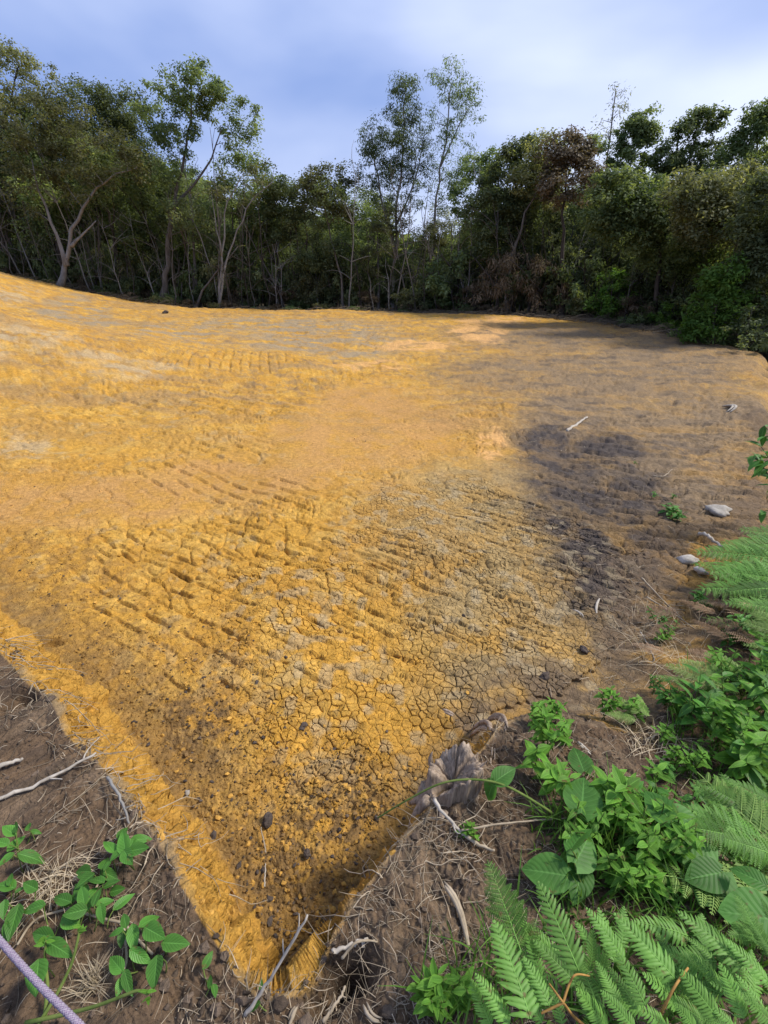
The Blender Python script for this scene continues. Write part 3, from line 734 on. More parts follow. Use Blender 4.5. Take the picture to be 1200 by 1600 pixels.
def make_tree(seed, stems, blobs_, leaf=(.13, .058), per=55, clump=.30, droop=.3, sides=6, twig=.012, bare=0.0, sag=.12):
    """stems: list of (points, r0, r1); blobs_: (centre, radii, clumps)."""
    r = np.random.default_rng(seed)
    T, Lf = MB(), MB()
    nodes, nr = [], []
    for pts, r0, r1 in stems:
        P = np.asarray(pts, float)
        # resample smoothly with a little waver
        seg = np.concatenate([[0], np.cumsum(np.linalg.norm(np.diff(P, axis=0), axis=1))])
        k = max(6, int(seg[-1] / .45)); s = np.linspace(0, seg[-1], k)
        Q = np.stack([np.interp(s, seg, P[:, i]) for i in range(3)], 1)
        Q[1:-1] += r.normal(0, .03, (k - 2, 3)) * min(1.5, seg[-1] / 4)
        rad = r0 + (min(r1, .02) - r0) * (s / seg[-1]) ** .65; rad[0] *= 1.3; rad[1] *= 1.08
        T.tube(Q, rad, sides)
        h0 = .25 * seg[-1]
        for q, a, l in zip(Q, rad, s):
            if l > h0: nodes.append(q); nr.append(a)
    for c, rad, n in blobs_:
        c = np.asarray(c, float); rad = np.asarray(rad, float)
        d = r.normal(0, 1, (n, 3)); d /= np.linalg.norm(d, axis=1)[:, None]
        P = c + d * rad * (r.uniform(.25, 1, n) ** .45)[:, None]
        P = P[np.argsort(np.linalg.norm(P - np.asarray(nodes).mean(0), axis=1))]
        for p in P:
            A = np.asarray(nodes); v = p - A; dist = np.linalg.norm(v, axis=1)
            cost = dist + 1.2 * np.clip(-v[:, 2] + .25 * dist, 0, None)
            i = int(np.argmin(cost))
            if dist[i] > .12:
                b = bend(A[i], p, sag, r, 5)
                ra = min(nr[i] * .65, twig + .012 * dist[i]); rd = np.linspace(ra, twig * .35, 5)
                T.tube(b, rd, 4, cap=False)
                for q, a in zip(b[1:], rd[1:]): nodes.append(q); nr.append(a)
            if r.random() < bare: continue
            m = max(4, int(per * 1.5 * r.uniform(.5, 1.5)))
            dv = r.normal(0, 1, (m, 3)); dv /= np.linalg.norm(dv, axis=1)[:, None] + 1e-9
            pts = p + dv * (r.random(m) ** .6)[:, None] * clump * 1.35 * np.array([1, 1, .65]) * r.uniform(.55, 1.2)
            leaves(Lf, pts, leaf[0], leaf[1], r, droop, tint=r.uniform(.05, .95), ctr=p - np.array([0, 0, clump * .3]))
    return T, Lf

def plant_tree(name, loc, T, Lf, bark, leafm, label, cat='tree', group=None):
    o = empty(name, loc, label, cat, group)
    if isinstance(T, MB): T = T.mesh('trunk', bark)
    mobj('trunk', T, o)
    if isinstance(Lf, MB): Lf = Lf.mesh('crown', leafm) if Lf.n else None
    if Lf: mobj('crown', Lf, o)
    return o

def hero(name, seed, y, base, stems, crown, bark, leafm, label, **kw):
    """base: photo pixel of the foot; stems: pixel polylines with radii in m; crown: (u, v, ru, rv, clumps, depth offset) in photo pixels, all at distance y."""
    b = at_y(base[0], base[1], y); b[2] = gz(b[0], b[1]) - .05
    S = []
    for pts, r0, r1 in stems:
        P = []
        for i, p in enumerate(pts):
            w = at_y(p[0], p[1], y + (p[2] if len(p) > 2 else 0)) - b
            P.append(w)
        if len(P[0]) and pts[0][:2] == base: P[0] = np.zeros(3)
        S.append((P, r0, r1))
    k = (at_y(700, 400, y) - at_y(600, 400, y))[0] / 100.0
    B = []
    for c in crown:
        w = at_y(c[0], c[1], y + (c[5] if len(c) > 5 else 0)) - b
        B.append((w, (c[2] * k, max(.5, min(c[2], c[3]) * k), c[3] * k), c[4]))
    T, Lf = make_tree(seed, S, B, **kw)
    return plant_tree(name, b, T, Lf, bark, leafm, label)

DK, MD, OL, BL, BR, RU = M_TREE
# left group
hero('forest_tree', 1, 27, (-30, 440), [([(-30, 440), (-20, 300), (10, 180), (30, 100)], .22, .05)], [(15, 130, 50, 45, 60), (-20, 200, 70, 50, 50), (60, 120, 30, 25, 16), (25, 95, 28, 20, 24)], M_BARKD, OL, 'tall tree with thin reddish top at far left edge of the wood', per=34, clump=.32)
hero('forest_tree', 2, 24, (97, 462), [([(97, 462), (104, 415), (112, 360), (140, 310), (175, 275), (215, 262)], .135, .02), ([(104, 415), (90, 370), (62, 300), (50, 250)], .11, .03), ([(112, 385), (135, 360), (150, 345)], .07, .03)],
     [(60, 250, 50, 40, 40), (160, 240, 60, 40, 44), (110, 200, 60, 40, 50), (30, 300, 40, 40, 16), (40, 190, 50, 40, 40), (215, 250, 26, 24, 14), (120, 290, 50, 30, 18)], M_BARKP, OL, 'tree with pale forked trunk at the foot of the left clay mound', per=38, clump=.34)
hero('forest_tree', 3, 28, (60, 445), [([(60, 445), (50, 370), (25, 290), (20, 220)], .12, .04)], [(20, 250, 60, 60, 46), (60, 190, 50, 40, 30)], M_BARK, DK, 'slim leaning grey tree left of the pale forked trunk', per=60, clump=.4)
hero('forest_tree', 4, 28.5, (160, 460), [([(160, 460), (150, 330), (145, 200)], .2, .05)], [(140, 190, 60, 45, 90), (170, 240, 70, 50, 90), (110, 260, 60, 50, 60), (195, 170, 35, 30, 36), (60, 220, 60, 50, 70)], M_BARKD, DK, 'dark round crowned tree behind the pale forked trunk', per=85, clump=.42)
hero('forest_tree', 5, 25.5, (253, 476), [([(253, 476), (262, 400), (268, 330), (290, 250), (300, 170), (300, 115)], .17, .04), ([(268, 330), (300, 290), (330, 250), (345, 205)], .09, .03)],
     [(262, 175, 42, 45, 46), (300, 135, 45, 32, 40), (345, 165, 32, 28, 22), (385, 180, 18, 26, 12), (375, 220, 26, 26, 12), (315, 105, 12, 10, 4), (250, 250, 55, 40, 46)], M_BARK, MD, 'tallest left tree with high open crown and sky showing through', per=60, clump=.30)
hero('forest_tree', 6, 24.4, (340, 482), [([(340, 482), (343, 440), (347, 400), (352, 330), (375, 280)], .075, .02), ([(340, 482), (350, 430), (362, 380), (395, 310), (425, 285)], .06, .02), ([(347, 400), (338, 350), (330, 300)], .04, .015)],
     [(380, 290, 45, 30, 18), (330, 290, 30, 25, 10), (410, 270, 25, 20, 8)], M_BARKP, OL, 'clump of thin white stems rising straight from the clearing edge', per=22, clump=.3, twig=.01)
hero('forest_tree', 7, 24.6, (303, 478), [([(303, 478), (318, 450), (345, 418), (372, 385)], .07, .04)], [(380, 375, 12, 10, 3)], M_BARK, OL, 'dead grey trunk leaning right beside the white stems', per=3, bare=.7)
hero('forest_tree', 8, 27, (390, 478), [([(390, 478), (385, 380), (380, 290)], .14, .05)], [(385, 290, 55, 40, 60), (360, 340, 60, 50, 50), (420, 330, 40, 40, 30)], M_BARKD, MD, 'bushy green tree just right of the white stems', per=75, clump=.38)
hero('forest_tree', 9, 26, (470, 480), [([(470, 480), (468, 420), (462, 350), (455, 300)], .07, .03)], [(450, 310, 40, 30, 40), (480, 330, 40, 45, 40), (430, 345, 30, 40, 20)], M_BARK, DK, 'low dark tree with thin straight stem left of the centre', per=75, clump=.36)
hero('forest_tree', 10, 25, (538, 480), [([(538, 480), (532, 430), (518, 370), (508, 325), (512, 285)], .075, .03)], [(510, 285, 42, 28, 38), (490, 300, 26, 26, 16), (540, 310, 30, 30, 22)], M_BARK, OL, 'small tree with curved grey trunk and flat top at centre left', per=50, clump=.33)
hero('eucalyptus_tree', 11, 25.5, (612, 484), [([(612, 484), (618, 400), (622, 320), (630, 220), (633, 130)], .12, .03), ([(618, 400), (600, 330), (585, 250), (580, 210)], .07, .02), ([(620, 350), (645, 290), (660, 230)], .05, .02)],
     [(632, 160, 22, 38, 52), (612, 215, 46, 36, 90), (640, 240, 34, 36, 64), (585, 260, 32, 36, 44), (625, 290, 50, 34, 56)], M_BARKP, BL, 'airy gum tree with several pale stems at the centre', per=34, clump=.27, leaf=(.14, .034), droop=.7)
hero('eucalyptus_tree', 12, 26, (672, 484), [([(672, 484), (676, 400), (682, 310), (695, 220), (705, 130)], .11, .025), ([(688, 260), (715, 200), (738, 160)], .045, .015)],
     [(700, 125, 26, 26, 34), (735, 160, 24, 26, 28), (695, 180, 26, 40, 40), (712, 240, 30, 40, 38), (690, 290, 30, 40, 34)], M_BARKP, BL, 'tallest gum tree with thin see through crown, right of centre', per=24, clump=.26, leaf=(.14, .034), droop=.7)
hero('forest_tree', 13, 27, (750, 484), [([(750, 484), (752, 380), (755, 270)], .13, .05)], [(750, 262, 26, 20, 24), (768, 252, 16, 16, 10), (740, 300, 36, 36, 44), (765, 330, 40, 50, 44)], M_BARKD, MD, 'small dense crown showing above the shrubs right of the gums', per=80, clump=.32)
# right group, nearer as the edge of the clearing swings round
hero('forest_tree', 14, 21.5, (790, 485), [([(790, 485), (800, 400), (825, 330), (850, 272), (862, 235)], .085, .025)], [(855, 240, 34, 30, 30), (835, 275, 36, 34, 30), (870, 290, 30, 30, 20)], M_BARK, OL, 'tree with slanting bare grey trunk behind the brown vine tangle', per=36, clump=.27)
hero('forest_tree', 15, 23, (800, 488), [([(800, 488), (800, 400), (805, 280)], .18, .06)], [(800, 290, 55, 50, 90), (780, 350, 60, 50, 80), (840, 340, 50, 60, 60), (830, 250, 35, 30, 30)], M_BARKD, DK, 'broad dark leafy tree filling the middle right of the wood', per=85, clump=.36)
hero('forest_tree', 16, 20.5, (880, 492), [([(880, 492), (880, 380), (885, 250)], .14, .04)], [(885, 235, 36, 26, 40), (890, 280, 50, 36, 50)], M_BARKD, RU, 'tree with russet brown dying crown right of centre', per=70, clump=.3)
hero('eucalyptus_tree', 17, 24, (935, 480), [([(935, 480), (940, 350), (950, 240), (962, 145)], .08, .02)], [(958, 165, 20, 26, 12), (948, 205, 18, 28, 10), (955, 240, 22, 24, 10)], M_BARK, OL, 'wispy nearly bare tall tree above the right side', per=16, clump=.3, leaf=(.14, .034), droop=.6, twig=.014)
hero('eucalyptus_tree', 18, 23, (975, 480), [([(975, 480), (972, 360), (982, 270), (1000, 195)], .1, .03)], [(1005, 190, 20, 17, 26), (985, 215, 24, 18, 26), (1012, 208, 14, 14, 12), (985, 260, 34, 28, 30), (930, 225, 18, 10, 8), (1000, 300, 40, 30, 34)], M_BARKP, MD, 'windswept tree with rounded leafy tufts, left of the umbrella crowned trees', per=70, clump=.24)
hero('eucalyptus_tree', 19, 22, (1075, 480), [([(1075, 480), (1068, 340), (1075, 250), (1095, 200), (1110, 185)], .1, .03), ([(1072, 270), (1055, 225), (1070, 205)], .05, .02)],
     [(1105, 185, 32, 15, 30), (1072, 205, 20, 14, 16), (1040, 250, 30, 22, 30), (1095, 250, 40, 24, 34), (1060, 285, 44, 26, 36)], M_BARK, MD, 'flat topped umbrella crowned tree high on the right', per=65, clump=.24)
hero('eucalyptus_tree', 20, 21, (1195, 480), [([(1195, 480), (1185, 330), (1180, 240), (1195, 180)], .11, .03)], [(1192, 180, 26, 20, 24), (1165, 215, 24, 16, 22), (1150, 255, 34, 24, 34), (1200, 260, 40, 30, 34)], M_BARK, MD, 'tall tufted tree at the far right edge of the picture', per=65, clump=.25)
hero('forest_tree', 21, 18, (1020, 505), [([(1020, 505), (1030, 420), (1035, 330)], .14, .04)], [(1030, 320, 60, 36, 80), (990, 350, 60, 40, 60), (1060, 380, 50, 50, 60), (960, 310, 50, 40, 50)], M_BARKD, MD, 'vine draped green tree behind the bright green bush', per=70, clump=.32)
hero('forest_tree', 22, 16, (1130, 520), [([(1130, 520), (1140, 420), (1150, 380), (1165, 330)], .10, .03)], [(1150, 300, 60, 40, 70), (1110, 340, 50, 40, 60), (1190, 340, 50, 50, 60), (1080, 300, 40, 30, 40)], M_BARK, OL, 'pale olive tree with grey trunk by the right corner of the pad', per=62, clump=.28, leaf=(.12, .045))
hero('forest_tree', 23, 14.5, (1230, 560), [([(1230, 560), (1225, 430), (1215, 330)], .12, .04)], [(1210, 330, 60, 50, 70), (1180, 400, 40, 50, 50), (1230, 430, 60, 60, 60)], M_BARKD, DK, 'dark tree cut off by the right edge above the drop', per=70, clump=.28, leaf=(.12, .045))
hero('forest_tree', 24, 14.3, (1112, 545), [([(1112, 545), (1115, 500), (1125, 440)], .05, .02)], [(1125, 430, 32, 28, 34), (1105, 480, 34, 26, 30), (1145, 475, 26, 30, 24), (1100, 515, 40, 18, 24)], M_BARK, BR, 'light green young tree at the right corner of the pad', per=36, clump=.2, leaf=(.12, .05))

# the dense wood behind: rows of generic trees, sharing eight built shapes
def proto(seed, h, w, leafm, bark, n=70, per=70, clump=.4):
    r = np.random.default_rng(seed)
    lean = r.normal(0, .25, 2)
    st = [([(0, 0, 0), (lean[0] * .4, lean[1] * .4, h * .4), (lean[0], lean[1], h * .85)], .06 + .012 * h, .03)]
    if r.random() < .6: st.append(([(0, 0, h * .08), (r.normal(0, .5), r.normal(0, .5), h * .4), (r.normal(0, .9), r.normal(0, .9), h * .7)], .04 + .007 * h, .02))
    B = []
    for k in range(5):
        B.append(((lean[0] + r.normal(0, w * .4), lean[1] + r.normal(0, w * .4), h * r.uniform(.42, .92)), (w * r.uniform(.45, .7), w * r.uniform(.45, .7), h * r.uniform(.10, .17)), n // 5))
    T, Lf = make_tree(seed, st, B, per=per, clump=clump)
    return T.mesh('trunk', bark), Lf.mesh('crown', leafm)
PROTO = [proto(300 + i, h, w, m, b) for i, (h, w, m, b) in enumerate([(7, 1.9, DK, M_BARKD), (6.2, 1.7, MD, M_BARK), (7.4, 1.8, OL, M_BARK), (5.2, 1.8, DK, M_BARKD), (5.8, 1.5, MD, M_BARKD), (6.6, 1.7, DK, M_BARK)])]
def front_y(u):                                          # distance of the wood's front by photo column
    return float(np.interp(u, [-300, 0, 200, 400, 700, 800, 900, 1050, 1200, 1500], [24, 26, 25, 24.5, 23.5, 22, 20.5, 17.5, 14.5, 12.5]))
rt = np.random.default_rng(77)
for row, (off, step) in enumerate([(2.2, 62), (4.6, 70), (7.5, 80)]):
    for u in np.arange(-260 + row * 25, 1480, step):
        uu = u + rt.uniform(-22, 22); y = front_y(uu) + off + rt.uniform(-.8, .8)
        p = at_y(uu, 440, y); z = gz(p[0], p[1]) - .08
        lim = float(np.interp(uu, [-300, 0, 215, 330, 440, 560, 660, 760, 850, 1000, 1200, 1500], [165, 165, 185, 250, 300, 290, 340, 300, 265, 280, 260, 260])) + rt.uniform(0, 30) - row * 4
        htop = at_y(uu, lim, y)[2] - z
        k = rt.integers(len(PROTO)); T, L = PROTO[k]
        side = 'behind the trees left of the white stems' if uu < 345 else 'behind the low trees left of the gums' if uu < 590 else 'behind the gum trees' if uu < 780 else 'behind the russet crowned tree' if uu < 960 else 'behind the umbrella crowned trees on the right'
        depth = ['second row', 'third row', 'hindmost row'][row]
        crown = ['large dark green', 'mid green', 'pale olive', 'squat dark green', 'narrow mid green', 'slim dark green'][k]
        o = plant_tree('background_tree', (p[0], y, z), T, L, None, None, '%s crown in the %s %s' % (crown, depth, side), group='%s trees, %s, %s' % (crown, depth, side))
        hh = [7, 6.2, 7.4, 5.2, 5.8, 6.6][k]
        s = htop / hh; o.scale = (max(.75, min(s, 1.3)),) * 2 + (s,); o.rotation_euler = (0, 0, rt.uniform(0, 6.28))

# far wood closing the gaps: one mass of foliage deep inside
def far_wood():
    r = np.random.default_rng(5); mb = MB()
    n = 52000
    u = r.uniform(-450, 1650, n); y = np.interp(u, [-300, 0, 200, 400, 700, 800, 900, 1050, 1200, 1500], [24, 26, 25, 24.5, 23.5, 22, 20.5, 17.5, 14.5, 12.5]) + r.uniform(9.5, 13, n)
    lim = np.interp(u, [-300, 0, 200, 330, 440, 560, 640, 720, 760, 850, 1000, 1200, 1500], [230, 230, 250, 290, 330, 330, 380, 380, 330, 300, 320, 300, 300])
    a = (u - 600) / FPX; b = -(lim - 800) / FPX
    t = y / (CS + b * SN); x = a * t; top = ZC + t * (-SN + b * CS)
    top = top * (.85 + .2 * noise(x * .5, y * .5, 9))
    z = .0 + top * r.random(n)
    leaves(mb, np.stack([x, y, z], 1), .75, .42, r, .2, tint=None, up=.2)
    tag(mb.obj('woodland', DK), 'dark mass of foliage deep inside the wood', kind='stuff')
far_wood()

# slender saplings and bare stems along the front of the wood
def sapling_mesh(seed, h, bark):
    r = np.random.default_rng(seed); T = MB()
    n = 9; t = np.linspace(0, 1, n)
    P = np.stack([np.cumsum(r.normal(0, .05, n)) * h * .3 + r.normal(0, .15) * t * h, np.cumsum(r.normal(0, .05, n)) * h * .3, t * h], 1); P -= P[0]
    T.tube(P, np.linspace(.035, .008, n), 5)
    for k in range(11):
        i = r.integers(2, n - 1); L = r.uniform(.4, 1.6)
        d = r.normal(0, 1, 3); d[2] = abs(d[2]) + .3; d /= np.linalg.norm(d)
        T.tube(bend(P[i], P[i] + d * L, .1, r, 5), np.linspace(.014, .004, 5), 4, cap=False)
    return T.mesh('stem', bark)
SAP = [sapling_mesh(400 + i, h, b) for i, (h, b) in enumerate([(4.6, M_BARK), (5.6, M_BARKP), (3.4, M_BARK), (5.0, M_BARKD), (6.2, M_BARK), (3.8, M_BARKP)])]
for i in range(100):
    u = rt.uniform(-40, 1000) if i < 84 else rt.uniform(850, 1210); y = front_y(u) + rt.uniform(-.2, 1.4)
    p = at_y(u, 440, y); z = gz(p[0], p[1]) - .05
    k = i % len(SAP)
    o = mobj('sapling', SAP[k]); o.location = (p[0], y, z); o.rotation_euler = (rt.normal(0, .10), rt.normal(0, .12), rt.uniform(0, 6.28)); s = rt.uniform(.6, 1.15) * (1 if u < 820 else .55); o.scale = (s, s, s)
    tag(o, ['slender bare grey sapling among the trunks at the wood edge', 'slender pale sapling among the trunks at the wood edge', 'short bare grey sapling among the trunks at the wood edge', 'slender dark brown sapling among the trunks at the wood edge', 'long thin grey stem among the trunks at the wood edge', 'short pale sapling among the trunks at the wood edge'][k], 'sapling', 'saplings along the wood edge, kind %s' % 'abcdef'[k])

# shrubs along the front
def shrub_mesh(seed, w, h, leafm, n=40, per=45, leaf=(.11, .05), clump=.16, droop=.2):
    r = np.random.default_rng(seed)
    st = [([(r.normal(0, .05), r.normal(0, .05), 0), (r.normal(0, w * .2), r.normal(0, w * .2), h * .35), (r.normal(0, w * .35), r.normal(0, w * .35), h * .75)], .025, .01) for _ in range(4)]
    B = [((r.normal(0, w * .25), r.normal(0, w * .25), h * r.uniform(.3, .75)), (w * .4, w * .4, h * .27), n // 4) for _ in range(4)]
    T, Lf = make_tree(seed, st, B, per=per, clump=clump, leaf=leaf, droop=droop, sides=4, twig=.008)
    return T.mesh('stem', M_BARKD), Lf.mesh('crown', leafm)
SHR = {'green': shrub_mesh(501, 1.5, 1.5, MD), 'dark': shrub_mesh(502, 1.8, 1.9, DK, n=48), 'bright': shrub_mesh(503, 1.3, 1.7, BR), 'olive': shrub_mesh(504, 1.6, 1.3, OL), 'brown': shrub_mesh(505, 1.6, 1.6, M_DRY, n=44, per=40, leaf=(.16, .02), droop=.8), 'low': shrub_mesh(506, 1.7, .8, MD, n=36)}
def shrub(u, kind, label, dy=.2, s=1.0, group=None, v=None, sz=None):
    y = front_y(u) + dy
    p = at_y(u, v or 440, y); z = gz(p[0], p[1]) - .06
    T, L = SHR[kind]
    o = empty('shrub', (p[0], y, z), label, 'shrub', group); o.scale = (s, s, sz or s); o.rotation_euler = (0, 0, rt.uniform(0, 6.28))
    mobj('stem', T, o); mobj('crown', L, o)
shrub(715, 'green', 'rounded green shrub right of the gum trees', .8, 1.7, sz=2.1)
shrub(690, 'dark', 'dark shrub at the foot of the tallest gum tree', .5, 1.3)
shrub(650, 'olive', 'olive shrub between the two gum trees', .2, .9)
shrub(785, 'brown', 'dry brown vine tangle hanging at the wood edge, left one', -.3, 1.4, sz=2.0)
shrub(835, 'brown', 'dry brown vine tangle hanging at the wood edge, right one', -.4, 1.3, sz=1.8)
shrub(745, 'brown', 'small dry brush at the foot of the brown vine tangles', .1, 1.0)
shrub(855, 'dark', 'dark green shrub draped over the brown vine tangle', .3, 1.3, sz=2.3)
shrub(905, 'green', 'leafy green shrub beneath the russet tree', .2, 1.2, sz=1.9)
shrub(960, 'bright', 'bright green bush standing out at the right of the wood', -.2, 1.15)
shrub(930, 'olive', 'olive scrub left of the bright green bush', -.3, .8)
shrub(1000, 'brown', 'dry twiggy scrub right of the bright green bush', -.1, .9)
shrub(1025, 'green', 'green shrub with bare branches between bush and young tree', .3, 1.1)
shrub(1060, 'bright', 'low light green shrub near the right corner of the pad', -.1, .7)
shrub(1090, 'dark', 'dark shrub behind the light green young tree', .9, 1.1)
shrub(1160, 'green', 'green shrub right of the light green young tree', .1, .9)
shrub(1195, 'dark', 'dark shrub at the right edge below the drop', -.8, .9)
shrub(1130, 'low', 'low green shrub below the right corner of the pad', -.9, .8)
shrub(1010, 'low', 'low green shrub under the dry twiggy scrub', -.5, .7)
for i, u in enumerate(np.arange(-30, 700, 36)):
    k = ['dark', 'brown', 'low', 'dark', 'olive', 'brown'][i % 6]
    shrub(u + rt.uniform(-12, 12), k, {'dark': 'dark undergrowth shrub in the shade of the wood', 'brown': 'dry brown undergrowth at the left wood edge', 'low': 'low green undergrowth at the left wood edge', 'olive': 'olive undergrowth at the left wood edge'}[k], rt.uniform(.9, 2.0), rt.uniform(.6, 1.0), 'undergrowth along the left wood edge, %s' % k)
for i, u in enumerate(np.arange(-40, 720, 30)):
    k = ['dark', 'green', 'dark', 'olive', 'dark'][i % 5]; nb = 'left of the white stems' if u < 335 else 'between the white stems and the gums' if u < 600 else 'under the gum trees'
    shrub(u + rt.uniform(-10, 10), k, '%s bushy undergrowth hanging %s' % ({'dark': 'dark', 'green': 'mid green', 'olive': 'olive'}[k], nb), rt.uniform(1.3, 2.4), rt.uniform(.8, 1.15), 'tall undergrowth, %s, %s' % (k, nb), sz=rt.uniform(1.3, 2.6))
for u in np.arange(720, 1280, 34):
    shrub(u + rt.uniform(-8, 8), 'dark', 'dark undergrowth behind the right hand shrubs', rt.uniform(.6, 1.6), rt.uniform(.9, 1.3), 'undergrowth behind the right shrubs', sz=rt.uniform(1.3, 2.2))

for i, u in enumerate(np.arange(-20, 1120, 27)):         # ragged low growth where pad and wood meet
    k = ['low', 'olive', 'brown'][i % 3]; nb = 'left' if u < 400 else 'middle' if u < 760 else 'right'
    shrub(u + rt.uniform(-12, 12), k, '%s tuft at the %s of the ragged far pad edge' % ({'low': 'low green', 'olive': 'small olive', 'brown': 'small dry brown'}[k], nb), rt.uniform(-.55, .1), rt.uniform(.18, .42), 'tufts at the far pad edge, %s, %s' % (k, nb))

# dead brush pushed to the far edge of the pad
def brush():
    r = np.random.default_rng(9); mb = MB()
    for i in range(2200):
        u = r.uniform(640, 1120) if r.random() < .65 else r.uniform(-20, 640)
        y = front_y(u) - r.uniform(.2, 2.0) * (1 if u > 700 else .5)
        p = at_y(u, 440, y); z = gz(p[0], p[1])
        L = r.uniform(.15, .8); a = r.normal(0, .9); e = abs(r.normal(0, .12))
        d = np.array([math.cos(a) * math.cos(e), math.sin(a) * math.cos(e), math.sin(e)]) * L
        q = np.array([p[0], y, z + r.uniform(0, .05)])
        mb.tube(bend(q, q + d, .05, r, 4), np.linspace(.012, .004, 4) * r.uniform(.5, 1.2), 3, cap=False, c=np.ones(3) * r.uniform(.25, .75))
    tag(mb.obj('brush_litter', M_STRAW), 'dead twigs strewn along the far edge of the pad', kind='stuff')
brush()

# ------------------------------------------------------------------ foreground plants
def leaf_mesh(name, mat, W=.5, tip=1.0, fold=.18, droop=.18, n=8, ripple=.012, seed=0, heart=0.0):
    r = np.random.default_rng(seed)
    t = np.linspace(0, 1, n); w = W * .5 * np.sin(math.pi * np.clip(t, 0, 1) ** (.72 if tip >= 1 else .9)) ** .85
    w[0] = W * .04 + heart * W * .25; w[-1] = 0.004
    ac = np.array([-1, -.55, -.07, 0, .07, .55, 1])
    X = t[:, None] - heart * .10 * (np.abs(ac)[None] ** 2) * (1 - t[:, None]) ** 2 * 3
    Y = ac[None] * w[:, None]
    tw = r.normal(0, .05)
    Z = fold * np.abs(Y) - droop * t[:, None] ** 2 + ripple * (np.arange(n)[:, None] % 2) * (np.abs(ac)[None] > .3) * (w[:, None] / (W * .5)) + tw * Y * t[:, None]
    V = np.stack([X + 0 * Y, Y, Z + 0 * Y], -1).reshape(-1, 3)
    k = 7; i = (np.arange(n - 1) * k)[:, None]; j = np.arange(k - 1)[None]
    q = np.stack([i + j, i + k + j, i + k + j + 1, i + j + 1], -1).reshape(-1, 4)
    C = np.zeros((n, k, 3)); C[:, :, 0] = np.abs(ac)[None]; C[:, :, 2] = t[:, None]; C[:, 3, 1] = .75; C[:, (2, 4), 1] = .15
    m = MB(); m.add(V, q, None, C.reshape(-1, 3))
    return m.mesh(name, mat)

def frame(base, d, up=(0, 0, 1), L=1.0, W=1.0):
    x = Vector(d).normalized(); z = Vector(up); y = z.cross(x)
    if y.length < 1e-4: y = Vector((0, 1, 0)).cross(x)
    y.normalize(); z = x.cross(y)
    M = Matrix((x, y, z)).transposed().to_4x4()
    return Matrix.Translation(Vector(base)) @ M @ Matrix.Diagonal((L, L * W, L, 1))

rf = np.random.default_rng(21)
def put(plant, name, me, base, d, L, up=None, W=1.0, under=None):     # base in world coordinates, plant is an unrotated Empty
    u = up if up is not None else (rf.normal(0, .25), rf.normal(0, .25), 1)
    b = Vector(base) - plant.location
    return mobj(name, me, under or plant, frame(b, d, u, L, W))

def tube_part(plant, name, pts, rad, mat, k=5, c=(1, 1, 1)):
    m = MB(); m.tube(np.asarray(pts) - np.array(plant.location), rad, k, c)
    return m.obj(name, mat, plant)

def smooth_path(P, n=24):
    P = np.asarray(P, float); t = np.linspace(0, 1, len(P)); s = np.linspace(0, 1, n)
    out = []
    for i in range(P.shape[1]):
        # Catmull-Rom through the points
        v = []
        for x in s:
            f = x * (len(P) - 1); k = min(int(f), len(P) - 2); u = f - k
            p0, p1, p2, p3 = P[max(k - 1, 0), i], P[k, i], P[k + 1, i], P[min(k + 2, len(P) - 1), i]
            v.append(.5 * (2 * p1 + (p2 - p0) * u + (2 * p0 - 5 * p1 + 4 * p2 - p3) * u * u + (3 * p1 - p0 - 3 * p2 + p3) * u ** 3))
        out.append(v)
    return np.array(out).T

VL = [leaf_mesh('leaf', M_VINE, .52, 1, .25, .15, seed=1), leaf_mesh('leaf', M_VINE, .44, 1, .15, .28, seed=2), leaf_mesh('leaf', M_VINE, .60, 1, .3, .05, seed=3)]
BLF = [leaf_mesh('leaf', M_BROAD, .82, 1, .10, .12, n=12, ripple=.004, seed=4, heart=.5), leaf_mesh('leaf', M_BROAD, .70, 1, .18, .22, n=12, ripple=.004, seed=5, heart=.35), leaf_mesh('leaf', M_BROAD, .95, 1, .05, .08, n=12, ripple=.005, seed=6, heart=.6)]
HL = [leaf_mesh('leaf', M_HERB, .40, 1, .25, .25, n=6, seed=7), leaf_mesh('leaf', M_HERB, .32, 1, .2, .4, n=6, seed=8), leaf_mesh('leaf', M_HERB, .52, 1, .2, .12, n=6, seed=9)]
ML = [leaf_mesh('leaf', M_VINE, .46, 1, .2, .3, seed=10), leaf_mesh('leaf', M_VINE, .38, 1, .25, .2, seed=11)]

# --- creeping vine on the left bank: leaves at photo position, length in pixels, direction in the picture (degrees, anticlockwise from right)
def leafy(name, label, cat, spec, meshes, zoff, group=None, stems=(), stem_mat=None, stem_r=.003, tilt=.25):
    b = gp(spec[0][0], spec[0][1]); z0 = b[2]
    o = empty(name, b, label, cat, group)
    for i, (u, v, lp, a) in enumerate(spec):
        g = gp(u, v); z = g[2] + zoff * rf.uniform(.5, 1.3)
        ca, sa = math.cos(math.radians(a)), math.sin(math.radians(a))
        p0 = at_z(u - ca * lp / 2, v + sa * lp / 2, z); p1 = at_z(u + ca * lp / 2, v - sa * lp / 2, z)
        d = p1 - p0; L = float(np.linalg.norm(d)); d = d / L; d[2] += rf.normal(-.05, .2)
        s0 = np.array([p0[0] + rf.normal(0, .01), p0[1] + rf.normal(0, .01) - .01, g[2]])
        pt = tube_part(o, 'petiole', bend(s0, p0 + d * .004, .05, rf, 5), np.linspace(.0018, .0012, 5), M_STEMG, 4)
        put(o, 'leaf', meshes[i % len(meshes)], p0, d, L, (rf.normal(0, tilt), rf.normal(-.15, tilt), 1), under=pt)
    for path in stems:
        P = [gp(u, v) + np.array([0, 0, .012]) for u, v in path]
        tube_part(o, 'stem', smooth_path(P), stem_r, stem_mat or M_STEMG, 5)
    return o
